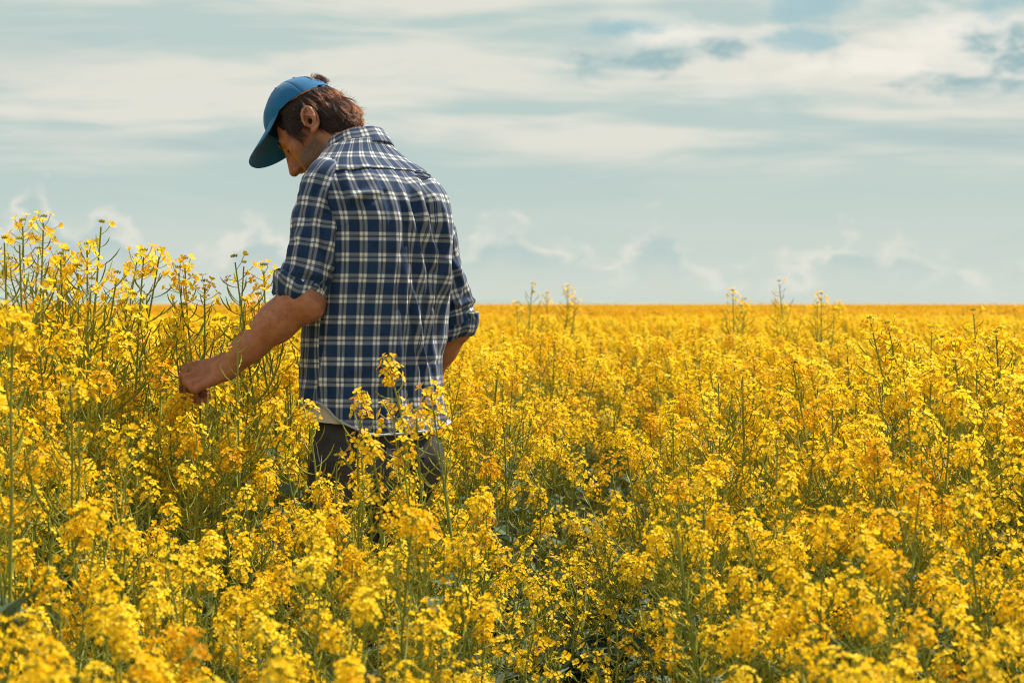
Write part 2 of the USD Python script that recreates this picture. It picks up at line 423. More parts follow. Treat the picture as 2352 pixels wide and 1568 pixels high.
def hill_z(X, Y):
    ridge = 26 + 22 * np.exp(-((X + 1500) / 900) ** 2) + 14 * np.sin(X / 410.0) + 9 * np.sin(X / 173.0 + 1)
    ridge = ridge * (0.30 + 0.70 / (1 + np.exp((X + 150) / 260.0)))
    return ridge * np.clip((Y - 7000) / 700, 0, 1) - 3
obj('hills', sheet(-4500, 3500, 6990, 9000, 160, 30, hill_z),  # blue of the distant haze is mixed into the base colour below
    mat('hazed_hill', {'g': ('geometry', {}), 'n': ('noise_texture', {'scale': 0.006, 'detail': 5.0}), 'r': ('rgb_ramp', {'ramp': [(.35, (.15, .20, .20)), (.7, (.24, .28, .25))]}),
        'p': ('principled_bsdf', {'roughness': 1.0, 'specular_ior_level': 0.0})}, [('g.position', 'n.vector'), ('n.fac', 'r.fac'), ('r.color', 'p.base_color')]), kind='structure', label='low hills along the horizon at the left, haze painted in as blue-grey')


# ------------------------------------------------------------------ the crop
def smooth(a, b, x):
    t = np.clip((x - a) / (b - a), 0, 1); return t * t * (3 - 2 * t)

def gap_x(y):            # the middle of the wheel track that runs away from the camera
    return 0.026 * y + 0.012 * np.maximum(y - 3.4, 0) ** 2 * (np.asarray(y) < 9)

def crop_height(x, y):
    """How tall the crop stands at a place."""
    h = 0.985 + 0.05 * (meshkit.noise(np.stack([x * .9, y * .7, 0 * x], -1), 5) - .5) + .03 * (meshkit.noise(np.stack([x * .2, y * .2, 0 * x], -1), 8) - .5)
    d = np.hypot(x, y)
    h = h - 0.25 * smooth(5.6, 2.2, y)
    h = h + 0.12 * smooth(-.40, -1.0, x / np.maximum(y, .1) * 5.5) * smooth(3.9, 5.2, y) * smooth(14, 7, y)   # a taller stand to the man's left
    h = h + 0.09 * smooth(.7, 1.3, x / np.maximum(y, .1) * 5.5) * smooth(3.6, 5.0, y) * smooth(9, 6.5, y)
    g = np.abs(x - gap_x(y))
    h = h - 0.42 * smooth(.30, .08, g) * smooth(9.0, 5.0, y)
    h = h - 0.15 * smooth(.30, .12, np.abs(x / np.maximum(y, .1) * 5.3 + .74)) * smooth(3.3, 4.2, y) * smooth(5.6, 5.4, y)   # bent down where his hand reaches
    return h

MAN_XY = np.array([-0.33, 5.52])
def plants_at(seed, y0, y1, spacing, widen, side):
    rng = np.random.default_rng(seed)
    half = lambda y: 0.24 * y * widen + side
    xm = half(y1)
    xs, ys = np.arange(-xm, xm, spacing), np.arange(y0, y1, spacing)
    X, Y = np.meshgrid(xs, ys); X, Y = X.ravel(), Y.ravel()
    X = X + rng.uniform(-.48, .48, len(X)) * spacing; Y = Y + rng.uniform(-.48, .48, len(Y)) * spacing
    ok = (np.abs(X) < half(Y)) & (Y >= y0) & (Y < y1)
    g = np.abs(X - gap_x(Y))
    ok &= ~((g < .17) & (Y < 8) & (rng.random(len(X)) < .75))
    return X[ok], Y[ok], rng


PLANT_GROUP = 'rapeseed plants of the flowering crop'
CLASS = '/World/plant_kinds'
stage.CreateClassPrim(CLASS)
kinds_fine, kinds_joined, kinds_mid = [], [], []
SPECS = [dict(racemes=5, flowers=23, pods=26), dict(racemes=4, flowers=26, pods=30), dict(racemes=5, flowers=20, pods=26), dict(racemes=4, flowers=24, pods=30),
         dict(racemes=5, flowers=18, pods=32), dict(racemes=4, flowers=28, pods=24), dict(racemes=6, flowers=21, pods=26), dict(racemes=5, flowers=19, pods=34, low=.68),
         dict(racemes=4, flowers=23, pods=26, low=.48), dict(racemes=5, flowers=24, pods=28, low=.52)]
SPENT = [dict(racemes=4, flowers=9, pods=26, podlen=.062, sparse_top=True, spread=.12, low=.60, leaves=3), dict(racemes=4, flowers=11, pods=22, podlen=.060, spread=.10, low=.66, leaves=3),
         dict(racemes=3, flowers=8, pods=28, podlen=.066, sparse_top=True, spread=.09, low=.66, leaves=3)]
TOPS = {}

def define_kind(name, spec, seed, detail, fine):
    path = f'{CLASS}/{name}'
    UsdGeom.Xform.Define(stage, path)
    P = make_plant(seed, fine, **spec); TOPS[path] = P['stem'][0][0].mean(0) * 0 + P['stem'][0][0][-6:].mean(0)
    write_plant(path, P, detail)
    return path

for i, s in enumerate(SPECS): kinds_joined.append(define_kind(f'crop_plant_{i:03d}', s, 100 + i, 1, True))
kinds_podded = [define_kind(f'podded_crop_plant_{i:03d}', {**s, 'flowers': s['flowers'] + 4, 'racemes': s['racemes'] + 2, 'low': .5}, 150 + i, 1, True) for i, s in enumerate(SPENT)]
for i, s in enumerate(SPENT): kinds_fine.append(define_kind(f'podded_plant_{i:03d}', s, 200 + i, 2, True))
NEAR = [dict(racemes=4, flowers=12, pods=24, podlen=.058, low=.6, spread=.14, leaves=3), dict(racemes=4, flowers=10, pods=22, podlen=.060, low=.62, spread=.12, leaves=3), dict(racemes=5, flowers=26, pods=22), dict(racemes=5, flowers=20, pods=24),
        dict(racemes=2, flowers=15, pods=26, podlen=.058, low=.86, spread=.10, leaves=3), dict(racemes=2, flowers=18, pods=22, podlen=.055, low=.84, spread=.12, leaves=3)]
for i, s in enumerate(NEAR): kinds_fine.append(define_kind(f'near_plant_{i:03d}', s, 300 + i, 2, True))


def place(path, kind, x, y, rot, scale, lean, leandir, label, group=None, category='plant', instanceable=True):
    xf = UsdGeom.Xform.Define(stage, path)
    M = Gf.Matrix4d().SetScale(scale) * Gf.Matrix4d().SetRotate(Gf.Rotation(Gf.Vec3d(0, 0, 1), rot)) * \
        Gf.Matrix4d().SetRotate(Gf.Rotation(Gf.Vec3d(math.cos(leandir), math.sin(leandir), 0), lean)) * Gf.Matrix4d().SetTranslate(Gf.Vec3d(float(x), float(y), 0))
    xf.AddTransformOp().Set(M)
    p = xf.GetPrim(); p.GetReferences().AddInternalReference(kind); p.SetInstanceable(instanceable)
    tag(p, label, category, group)
    return path


def rot_quats(rot, lean, leandir):
    """Quaternions (w, x, y, z): turn by rot about z, then lean about a level axis."""
    a = np.stack([np.cos(rot / 2), 0 * rot, 0 * rot, np.sin(rot / 2)], 1)
    b = np.stack([np.cos(lean / 2), np.sin(lean / 2) * np.cos(leandir), np.sin(lean / 2) * np.sin(leandir), 0 * lean], 1)
    w = b[:, 0] * a[:, 0] - b[:, 1] * a[:, 1] - b[:, 2] * a[:, 2] - b[:, 3] * a[:, 3]
    x = b[:, 0] * a[:, 1] + b[:, 1] * a[:, 0] + b[:, 2] * a[:, 3] - b[:, 3] * a[:, 2]
    y = b[:, 0] * a[:, 2] - b[:, 1] * a[:, 3] + b[:, 2] * a[:, 0] + b[:, 3] * a[:, 1]
    z = b[:, 0] * a[:, 3] + b[:, 1] * a[:, 2] - b[:, 2] * a[:, 1] + b[:, 3] * a[:, 0]
    return np.stack([w, x, y, z], 1)


def instancer(name, protos, idx, pos, quats, scales, label, category):
    pi = UsdGeom.PointInstancer.Define(stage, '/World/' + name)
    pi.CreatePrototypesRel().SetTargets([Sdf.Path(p) for p in protos])
    pi.CreateProtoIndicesAttr(Vt.IntArray.FromNumpy(np.asarray(idx, np.int32)))
    pi.CreatePositionsAttr(Vt.Vec3fArray.FromNumpy(np.asarray(pos, np.float32)))
    pi.CreateOrientationsAttr(Vt.QuathArray([Gf.Quath(float(q[0]), float(q[1]), float(q[2]), float(q[3])) for q in quats]))
    pi.CreateScalesAttr(Vt.Vec3fArray.FromNumpy(np.asarray(scales, np.float32)))
    tag(pi.GetPrim(), label, category, None, 'stuff')
    return pi


# the nearest plants, each a thing
X, Y, rng = plants_at(11, 1.75, 7.2, 0.150, 1.12, 1.9)
H = crop_height(X, Y) * rng.uniform(.86, 1.03, len(X))
infront = (np.abs(X / Y * 5.4 + .345) < .22) & (Y < 5.45) & (Y > 3.2)          # bent aside where he walked in: tops about the height of his hips
pxx = X / Y * PXR + 1176
lim = np.where((pxx > 725) & (pxx < 815), 1035, 1072 + 22 * np.sin(pxx / 23.0)) + rng.uniform(0, 110, len(X))
H = np.where(infront, np.minimum(H, CAM_Z - (lim - 697) / PXR * Y), H)
man = np.hypot(X - MAN_XY[0], (Y - MAN_XY[1]) * .8) < .30
X, Y, H = X[~man], Y[~man], H[~man]
sees = np.abs(X / Y) < 0.2395 + .05 / Y
order = np.argsort(Y + np.where(sees, 0, 100))
nth = 0
near, rest = order[:258], order[258:]
def zone(x, y):
    q, right = x / y * PXR + 1176, x > gap_x(y)
    if y < 3.4:
        if not right: return ('soft-focus flowering rapeseed plant in the nearest rows at the lower left', 'nearest rapeseed plants at the lower left') if q < 720 else \
            ('soft-focus flowering rapeseed plant in the nearest rows, just left of the dark track', 'nearest rapeseed plants beside the track')
        return ('soft-focus flowering rapeseed plant in the nearest rows, just right of the dark track', 'nearest rapeseed plants right of the track') if q < 1850 else \
            ('soft-focus flowering rapeseed plant in the nearest rows at the lower right corner', 'nearest rapeseed plants at the lower right')
    if y < 5.0:
        if q < 640: return 'flowering rapeseed plant below and left of the reaching forearm', 'rapeseed plants below the forearm'
        if q < 1060: return 'flowering rapeseed plant before the grey trousers, lower than the shirt hem', 'rapeseed plants before the trousers'
        if not right: return 'flowering rapeseed plant between the grey trousers and the dark track', 'rapeseed plants between man and track'
        if q < 1850: return 'flowering rapeseed plant in the sharp middle rows right of the dark track', 'middle rapeseed plants right of the track'
        return 'flowering rapeseed plant in the sharp middle rows toward the right edge', 'middle rapeseed plants at the right edge'
    if q < 640: return 'flowering rapeseed plant in the tall stand behind the reaching hand', 'rapeseed plants behind the hand'
    if q < 1060: return 'flowering rapeseed plant close beside the hips of the man', 'rapeseed plants beside the hips'
    if not right: return 'flowering rapeseed plant just right of the man, behind the bare right forearm', 'rapeseed plants right of the man'
    return 'flowering rapeseed plant beyond the sharp rows, right of the dark track', 'rapeseed plants beyond the sharp rows'
for i in near:
    lb, gp = zone(X[i], Y[i])
    podded = rng.random() < (.45 if X[i] < -.5 and Y[i] > 4.4 else .32 if Y[i] > 3.6 else .08)
    k = kinds_podded[rng.integers(3)] if podded else kinds_joined[rng.integers(len(kinds_joined))]
    place('/World/' + numbered('/World', 'rapeseed_plant'), k, X[i], Y[i], rng.uniform(0, 360), H[i], rng.uniform(0, 9), rng.uniform(0, 6.28), lb, gp)

# the rest of the crop out to where single plants are lost
def crop_mass(name, protos, seed, y0, y1, spacing, widen, side, label, extra=None, thin=1.0):
    x, y, r = plants_at(seed, y0, y1, spacing, widen, side)
    keep = r.random(len(x)) < thin; x, y = x[keep], y[keep]
    h = crop_height(x, y) * r.uniform(.90, 1.07, len(x)) 
    tall = r.random(len(x)) < .003; h = np.where(tall, h * r.uniform(1.08, 1.2, len(x)), h)
    if extra is not None:
        x, y, h = np.concatenate([x, extra[0]]), np.concatenate([y, extra[1]]), np.concatenate([h, extra[2]])
    n = len(x)
    q = rot_quats(r.uniform(0, 6.28, n), np.radians(r.uniform(0, 8, n)), r.uniform(0, 6.28, n))
    instancer(name, protos, r.integers(0, len(protos), n), np.stack([x, y, 0 * x], 1), q, np.repeat(h[:, None], 3, 1), label, 'rapeseed')
    return n

MID, FARC = '/World/rapeseed_crop', '/World/far_rapeseed_crop'
UsdGeom.PointInstancer.Define(stage, MID); UsdGeom.PointInstancer.Define(stage, FARC)
def sparse(s): return {**s, 'pods': int(s['pods'] * .6), 'leaves': 3}
for i, s in enumerate(SPECS[:8]):
    p = f'{MID}/plant_{i:03d}'; UsdGeom.Xform.Define(stage, p)
    write_plant(p, make_plant(400 + i, False, **sparse(s)), 0); kinds_mid.append(p)
n1 = crop_mass('rapeseed_crop', kinds_mid, 21, 7.2, 26.0, 0.175, 1.15, 2.0, 'mass of yellow rapeseed behind the man, plants running together', (X[rest], Y[rest], H[rest]))

def tile(seed, size, per_m2, petals):
    """A patch of distant crop: stalks, and heads of a few petal-sized faces."""
    r = np.random.default_rng(seed); n = int(size * size * per_m2)
    P, S = MB(), MB()
    for i in range(n):
        x, y = r.uniform(-size / 2, size / 2, 2); h = .985 * r.uniform(.72, 1.05) * (1.12 if r.random() < .01 else 1)
        S.add(*tube([[x, y, .35], [x + r.normal(0, .03), y + r.normal(0, .03), h]], [.004, .002], 3))
        for k in range(petals):
            c = np.array([x, y, h]) + r.normal(0, 1, 3) * [.020, .020, .018]
            B = basis(r.normal(0, 1, 3) + [0, 0, .6]); s = r.uniform(.009, .015)
            P.add((np.array([[-1, -.8, 0], [1, -1, 0], [.9, 1, 0], [-1, .9, 0]]) * s) @ B.T + c, [[0, 1, 2], [0, 2, 3]])
    return P.done(), S.done()

TILES = []
for i in range(5):
    p = f'{FARC}/patch_{i:03d}'; UsdGeom.Xform.Define(stage, p)
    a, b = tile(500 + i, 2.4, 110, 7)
    obj('flowers', a, M_PETAL_FAR_SHADED, p); obj('stems', b, M_STEM, p); TILES.append(p)
r = np.random.default_rng(77)
ys = np.arange(26.5, FAR0 + 4, 2.3); pts = []
for y in ys:
    hw = 0.24 * y * 1.12 + 2
    xs = np.arange(-hw, hw, 2.3)
    pts.append(np.stack([xs + r.uniform(-.1, .1, len(xs)), 0 * xs + y, 0 * xs], 1))
pts = np.vstack(pts)
n = len(pts)
q = rot_quats(np.radians(90.0) * r.integers(0, 4, n), 0 * np.ones(n), 0 * np.ones(n))
hs = crop_height(pts[:, 0], pts[:, 1]) / .985
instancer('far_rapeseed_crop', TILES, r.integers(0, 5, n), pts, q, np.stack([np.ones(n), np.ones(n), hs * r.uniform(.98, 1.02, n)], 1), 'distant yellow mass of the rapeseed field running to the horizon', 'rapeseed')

# low leafy shoots that fill the wheel track
LOW = '/World/low_rapeseed_shoots'
UsdGeom.PointInstancer.Define(stage, LOW); lows = []
for i in range(4):
    p = f'{LOW}/shoot_{i:03d}'; UsdGeom.Xform.Define(stage, p)
    P = make_plant(600 + i, False, racemes=2, flowers=3, pods=6, H=.45, leaves=5, low=.6, spread=.10)
    rl = np.random.default_rng(700 + i)
    for k in range(9):
        v, f = leaf_shape(rl, rl.uniform(.10, .17), rl.uniform(.016, .030), rl.uniform(.3, .9)); a = k * 2.4 + rl.uniform(-.4, .4)
        P['leaf'].append((v @ np.array([[math.cos(a), -math.sin(a), 0], [math.sin(a), math.cos(a), 0], [0, 0, 1]]).T + [0, 0, rl.uniform(.05, .32)], f))
    write_plant(p, P, 0); lows.append(p)
r = np.random.default_rng(81); n = 330
yy = r.uniform(1.7, 8.0, n); xx = gap_x(yy) + r.normal(0, .12, n)
keep = np.hypot(xx - MAN_XY[0], yy - MAN_XY[1]) > .3; xx, yy = xx[keep], yy[keep]; n = len(xx)
instancer('low_rapeseed_shoots', lows, r.integers(0, 4, n), np.stack([xx, yy, 0 * xx], 1), rot_quats(r.uniform(0, 6.28, n), np.radians(r.uniform(0, 14, n)), r.uniform(0, 6.28, n)), np.repeat(r.uniform(.6, 1.15, n)[:, None], 3, 1),
          'low leafy rapeseed shoots filling the dark wheel track', 'rapeseed')

# ------------------------------------------------------------------ the man
import manifold3d

def surface_nets(fn, lo, hi, h):
    """The zero surface of fn(points) inside a box as vertices and triangles."""
    lo = np.asarray(lo, float); n = np.ceil((np.asarray(hi) - lo) / h).astype(int) + 1
    ax = [lo[k] + h * np.arange(n[k]) for k in range(3)]
    F = np.empty(n, np.float32)
    for i in range(0, n[0], 24):
        P = np.stack(np.meshgrid(ax[0][i:i + 24], ax[1], ax[2], indexing='ij'), -1)
        F[i:i + 24] = fn(P)
    F[[0, -1]] = 1; F[:, [0, -1]] = 1; F[:, :, [0, -1]] = 1
    S = F < 0
    c = [F[a:n[0] - 1 + a, b:n[1] - 1 + b, d:n[2] - 1 + d] for a in (0, 1) for b in (0, 1) for d in (0, 1)]
    inside = sum((x < 0).astype(np.int8) for x in c)
    cells = np.argwhere((inside > 0) & (inside < 8))
    vals = np.stack([x[tuple(cells.T)] for x in c], 1)
    corner = np.array([(a, b, d) for a in (0, 1) for b in (0, 1) for d in (0, 1)], float)
    acc, cnt = np.zeros((len(cells), 3)), np.zeros(len(cells))
    for i in range(8):
        for j in range(i + 1, 8):
            if np.abs(corner[i] - corner[j]).sum() != 1: continue
            a, b = vals[:, i], vals[:, j]; m = (a < 0) != (b < 0)
            t = np.where(m, a / np.where(m, a - b, 1), 0)
            acc += m[:, None] * (corner[i] + t[:, None] * (corner[j] - corner[i])); cnt += m
    V = lo + (cells + acc / cnt[:, None]) * h
    idx = -np.ones(n - 1, int); idx[tuple(cells.T)] = np.arange(len(cells))
    Q = []
    for k in range(3):
        A = np.take(S, range(0, n[k] - 1), k); B = np.take(S, range(1, n[k]), k)
        e = np.argwhere(A != B); flip = A[tuple(e.T)]
        u, w = [(1, 2), (2, 0), (0, 1)][k]
        ok = (e[:, u] > 0) & (e[:, w] > 0) & (e[:, u] < n[u] - 1) & (e[:, w] < n[w] - 1); e, flip = e[ok], flip[ok]
        def g(du, dw):
            q = e.copy(); q[:, u] -= du; q[:, w] -= dw; return idx[tuple(q.T)]
        q = np.stack([g(1, 1), g(0, 1), g(0, 0), g(1, 0)], 1)
        q[~flip] = q[~flip][:, ::-1]; Q.append(q)
    Q = np.vstack(Q)
    return V, np.vstack([Q[:, [0, 1, 2]], Q[:, [0, 2, 3]]])


def smin(a, b, k):
    h = np.clip(.5 + .5 * (b - a) / k, 0, 1); return b + (a - b) * h - k * h * (1 - h)
def cone(P, a, b, ra, rb):
    a, b = np.asarray(a, float), np.asarray(b, float); d = b - a
    t = np.clip(((P - a) @ d) / (d @ d), 0, 1)
    return np.linalg.norm(P - a - t[..., None] * d, axis=-1) - (ra + (rb - ra) * t)
def ball(P, c, r): return np.linalg.norm(P - np.asarray(c), axis=-1) - r
def egg(P, c, r):
    r = np.asarray(r, float); q = (P - np.asarray(c)) / r
    k0, k1 = np.linalg.norm(q, axis=-1), np.linalg.norm(q / r, axis=-1)
    return k0 * (k0 - 1) / (k1 + 1e-9)


# -- frames. The man stands with his back half turned to the camera, facing left and away.
BF, BR = np.array([-.766, .643, 0]), np.array([.643, .766, 0])           # his forward, his right
def head_frame(yaw, pit, roll):
    """Rows: forward, left, up of a head turned from facing left, bent down and tilted."""
    h0 = np.array([-math.cos(yaw), math.sin(yaw), 0])
    f = math.cos(pit) * h0 + math.sin(pit) * np.array([0, 0, -1.0]); u = math.sin(pit) * h0 + math.cos(pit) * np.array([0, 0, 1.0])
    l = np.cross(u, f)
    return np.stack([f, l * math.cos(roll) + u * math.sin(roll), u * math.cos(roll) - l * math.sin(roll)])
HS = 1.085
HO, HM = at(731.6, 297, 5.60), head_frame(*np.radians([4.5, 46.0, 13.7]))      # between his ears
CO, CM = at(718, 279, 5.60), head_frame(*np.radians([12.0, 51.0, 13.0]))       # the cap's own frame
def to_head(P): return (P - HO) @ HM.T * (100 / HS)                      # in centimetres: forward, left, up
def from_head(q): return np.asarray(q, float) / 100 * HS @ HM + HO
def to_cap(P): return (P - CO) @ CM.T * 100
def from_cap(q): return np.asarray(q, float) / 100 @ CM + CO


def ear_points():
    """The rim of the left ear, in head centimetres (forward, left, up)."""
    a = np.radians(np.array([205, 180, 150, 120, 90, 60, 30, 0, -25, -50, -75, -100]))
    x, y = 1.72 * np.cos(a) * -1, 2.9 * np.sin(a)
    t = math.radians(22)
    F, U = x * math.cos(t) - y * math.sin(t), x * math.sin(t) + y * math.cos(t)
    back = np.clip(-x + 1.75, 0, 3.5) / 3.5
    return np.stack([F - 1.0, 7.85 + 1.0 * (1 - back), U - .1], 1)


def head_sdf(P):
    q = to_head(P); m = q.copy(); m[..., 1] = np.abs(m[..., 1])
    d = egg(q, (.1, 0, 2.6), (8.6, 7.0, 8.4))
    d = smin(d, egg(q, (3.9, 0, -2.0), (5.4, 5.7, 8.2)), 2.5)
    d = smin(d, cone(m, (.6, 5.1, -4.5), (7.3, 1.5, -9.6), 1.5, 1.5), 2.2)
    d = smin(d, ball(q, (8.2, 0, -9.9), 1.5), 1.5)
    d = smin(d, cone(q, (8.2, -3.2, 2.9), (8.2, 3.2, 2.9), .9, .9), 1.6)
    d = smin(d, ball(m, (6.3, 4.7, -.9), 1.8), 2.0)
    d = smin(d, ball(m, (6.8, 3.3, -5.2), 2.0), 2.0)
    d = -smin(-d, ball(m, (9.75, 3.25, .9), 1.75), .9)
    d = smin(d, ball(m, (7.25, 3.2, .85), 1.25), .15)
    d = smin(d, cone(m, (8.40, 2.2, .45), (7.6, 4.3, .30), .17, .14), .12)             # closed lids
    n = cone(q, (8.9, 0, 2.2), (11.5, 0, -2.9), .72, 1.05)
    n = smin(n, cone(q, (8.5, 0, 2.0), (9.9, 0, -3.1), .9, 1.3), .4)
    n = smin(n, ball(q, (11.4, 0, -3.2), 1.02), .6)
    n = smin(n, ball(m, (10.1, 1.25, -3.6), .82), .7)
    d = smin(d, n, .9)
    d = -smin(-d, cone(m, (10.7, .72, -4.75), (10.5, .68, -4.2), .33, .18), .2)
    d = smin(d, cone(q, (9.2, -1.9, -6.1), (9.2, 1.9, -6.1), .6, .6), .7)
    d = smin(d, cone(q, (8.9, -1.6, -7.2), (8.9, 1.6, -7.2), .68, .68), .5)
    # neck
    a, b = np.array([-2.2, 0, -3.0]), to_head(at(822, 362, 5.53))
    d = smin(d, cone(q, a, b, 5.2, 5.6), 2.5)
    d = smin(d, cone(q, (2.5, 3.6, -6.0), to_head(at(775, 380, 5.50)), 1.5, 1.6), 1.8)
    # ears
    E = ear_points()
    e = 9.0
    for i in range(len(E) - 1): e = np.minimum(e, cone(m, E[i], E[i + 1], .36 if i < 9 else .44, .36 if i < 8 else .47))
    t = math.radians(22)
    r = m - np.array([-1.0, 8.35, .1]); rf = r[..., 0] * math.cos(t) + r[..., 2] * math.sin(t); ru = -r[..., 0] * math.sin(t) + r[..., 2] * math.cos(t); rl = r[..., 1] + .37 * rf
    disc = egg(np.stack([rf, rl, ru], -1), (0, -.15, 0), (1.72, .40, 2.8))
    e = smin(e, disc, .35)
    e = smin(e, cone(m, (-.55, 8.6, 1.5), (-1.9, 8.9, -.6), .25, .28), .3)              # antihelix
    e = smin(e, cone(m, (-1.9, 8.9, -.6), (-.6, 8.3, -1.7), .28, .3), .3)
    e = -smin(-e, egg(m, (-.35, 8.55, -.5), (.8, .95, 1.0)), .2)                       # concha
    e = smin(e, cone(m, (.75, 7.6, -.3), (.65, 7.7, -.9), .42, .38), .3)                # tragus
    e = smin(e, ball(m, (.65, 8.0, -2.9), .66), .5)                                     # lobe
    d = smin(d, e, .35)
    return d / 100 * HS


def chain_sdf(P, items, k):
    d = None
    for a, b, ra, rb in items:
        x = cone(P, a, b, ra, rb); d = x if d is None else smin(d, x, k)
    return d

LS, LE, LW = at(745, 440, 5.37), at(693, 688, 5.32), at(522, 842, 5.36)
RS, RE, RW = at(978, 470, 5.65), at(1036, 742, 5.74), at(958, 905, 5.80)
def arm_sdf(P, S, E, W, elbow_out):
    d = chain_sdf(P, [(S, E, .046, .040)], .03)
    q = E + (W - E) * .33
    d = smin(d, cone(P, E, q, .0465, .0455), .05)
    d = smin(d, cone(P, q, E + (W - E) * .70, .0450, .0375), .03)
    d = smin(d, cone(P, E + (W - E) * .70, W, .0370, .0325), .02)
    d = smin(d, ball(P, E + elbow_out, .030), .03)
    return d

def hand_joints():
    """Left hand closing on stalks, back of the hand towards the camera: knuckles and finger joints."""
    out = []
    ends = [  # MCP px, py, Y ; PIP ; DIP ; tip
        ((428, 846, 5.385), (424, 872, 5.43), (446, 888, 5.45), (462, 880, 5.44), .0102),
        ((424, 862, 5.365), (420, 896, 5.41), (446, 909, 5.43), (464, 897, 5.42), .0105),
        ((432, 878, 5.348), (430, 912, 5.39), (455, 919, 5.41), (470, 906, 5.40), .0101),
        ((446, 892, 5.335), (447, 919, 5.37), (468, 921, 5.385), (480, 910, 5.38), .0090)]
    for a, b, c, d, r in ends: out.append(([at(*a), at(*b), at(*c), at(*d)], r))
    return out

def left_arm_sdf(P):
    d = arm_sdf(P, LS, LE, LW, np.array([.022, -.006, -.018]))
    H = hand_joints(); w = LW
    palm = None
    for (pts, r), wo in zip(H, ((0, .010, .012), (0, .003, .006), (0, -.004, -.004), (0, -.011, -.013))):
        x = cone(P, w + np.array(wo), pts[0], .0195, .0140); palm = x if palm is None else smin(palm, x, .012)
    d = smin(d, palm, .016)
    for pts, r in H:
        f = chain_sdf(P, [(pts[0], pts[1], r * 1.12, r), (pts[1], pts[2], r, r * .92), (pts[2], pts[3], r * .92, r * .78)], .003)
        f = smin(f, ball(P, pts[0], r * 1.3), .006)
        d = smin(d, f, .0035)
    th = [w + np.array([-.012, .028, .004]), at(478, 872, 5.425), at(470, 898, 5.438), at(472, 916, 5.425)]
    d = smin(d, chain_sdf(P, [(th[0], th[1], .0145, .0125), (th[1], th[2], .0115, .0105), (th[2], th[3], .0105, .0085)], .004), .006)
    return d

def right_arm_sdf(P):
    d = arm_sdf(P, RS, RE, RW, np.array([.022, -.008, -.012]))
    f = (RW - RE) / np.linalg.norm(RW - RE); s = np.cross(f, [0, 0, 1.0]); s /= np.linalg.norm(s); n = np.cross(s, f)
    palm = None; J = []
    for k in range(4):
        o = s * (.030 - .020 * k)
        m = RW + f * (.082 - .004 * abs(k - 1)) + o
        x = cone(P, RW + o * .6 + f * .01, m, .0165, .0125); palm = x if palm is None else smin(palm, x, .012); J.append(m)
    d = smin(d, palm, .016)
    for k, m in enumerate(J):
        L = (.040, .045, .042, .033)[k]; r = (.0092, .0095, .009, .008)[k]
        a = m + f * L * .93 - n * L * .36; b = a + f * L * .40 - n * L * .50; c = b - n * L * .45
        d = smin(d, chain_sdf(P, [(m, a, r * 1.1, r), (a, b, r, r * .9), (b, c, r * .9, r * .75)], .003), .0035)
    t0 = RW + s * .022 + f * .018; t1 = t0 + s * .022 + f * .030 - n * .012; t2 = t1 + f * .030 - n * .006; t3 = t2 + f * .022 - n * .010
    d = smin(d, chain_sdf(P, [(t0, t1, .0145, .012), (t1, t2, .0112, .0102), (t2, t3, .0102, .008)], .004), .006)
    return d

PEL = at(858, 1000, 5.50)
def trunk_sdf(P):
    ch = at(868, 500, 5.51); wa = at(858, 860, 5.5)
    q = lambda c: np.stack([(P - c) @ BF, (P - c) @ BR, (P - c)[..., 2]], -1)
    d = egg(q(ch), (0, 0, 0), (.095, .145, .20))
    d = smin(d, egg(q(wa), (0, 0, 0), (.105, .145, .25)), .08)
    d = smin(d, egg(q(PEL), (-.01, 0, 0), (.115, .160, .15)), .08)
    d = smin(d, cone(P, LS - [0, 0, .02], RS - [0, 0, .02], .042, .042), .05)
    d = smin(d, cone(P, at(840, 440, 5.53), at(824, 368, 5.53), .06, .056), .04)
    for s in (-1, 1):
        hip = PEL + BR * s * .085 + np.array([0, 0, -.06]); knee = hip + BF * .03 + np.array([0, 0, -.40]) + BR * s * .015; ank = knee - BF * .05 + np.array([0, 0, -.38]); ank[2] = .09
        toe = ank + BF * .17; toe[2] = .035
        d = smin(d, cone(P, hip, knee, .082, .055), .03); d = smin(d, cone(P, knee, ank, .052, .038), .03)
        d = smin(d, cone(P, ank - [0, 0, .04], toe, .042, .032), .02)
    return d

def closed(fn, lo, hi, h):
    v, f = surface_nets(fn, lo, hi, h)
    m = manifold3d.Manifold(manifold3d.Mesh(np.asarray(v, np.float32), np.asarray(f, np.uint32)))
    if m.status() != manifold3d.Error.NoError:
        t = trimesh.Trimesh(v, f); t.merge_vertices()
        m = manifold3d.Manifold(manifold3d.Mesh(np.asarray(t.vertices, np.float32), np.asarray(t.faces, np.uint32)))
    return m

def span(pts, r): pts = np.asarray(pts); return pts.min(0) - r, pts.max(0) + r
pieces = [closed(head_sdf, *span([HO, at(826, 360, 5.53)], .17), .0024),
          closed(left_arm_sdf, *span([LS, LE, LW, at(415, 930, 5.3), at(415, 930, 5.46)], .075), .0030),
          closed(right_arm_sdf, *span([RS, RE, RW, RW + (RW - RE) * .9], .085), .0045),
          closed(trunk_sdf, *span([LS, RS, [PEL[0] - .22, PEL[1] - .1, 0], [PEL[0] + .2, PEL[1] + .28, 0]], .10), .010)]
body = pieces[0]
for x in pieces[1:]: body = body + x
body = body.to_mesh()
body_v, body_f = np.array(body.vert_properties[:, :3], float), np.array(body.tri_verts)
_t = trimesh.Trimesh(body_v, body_f, process=False)
trimesh.smoothing.filter_taubin(_t, lamb=.5, nu=.53, iterations=4)
body_v = np.array(_t.vertices)


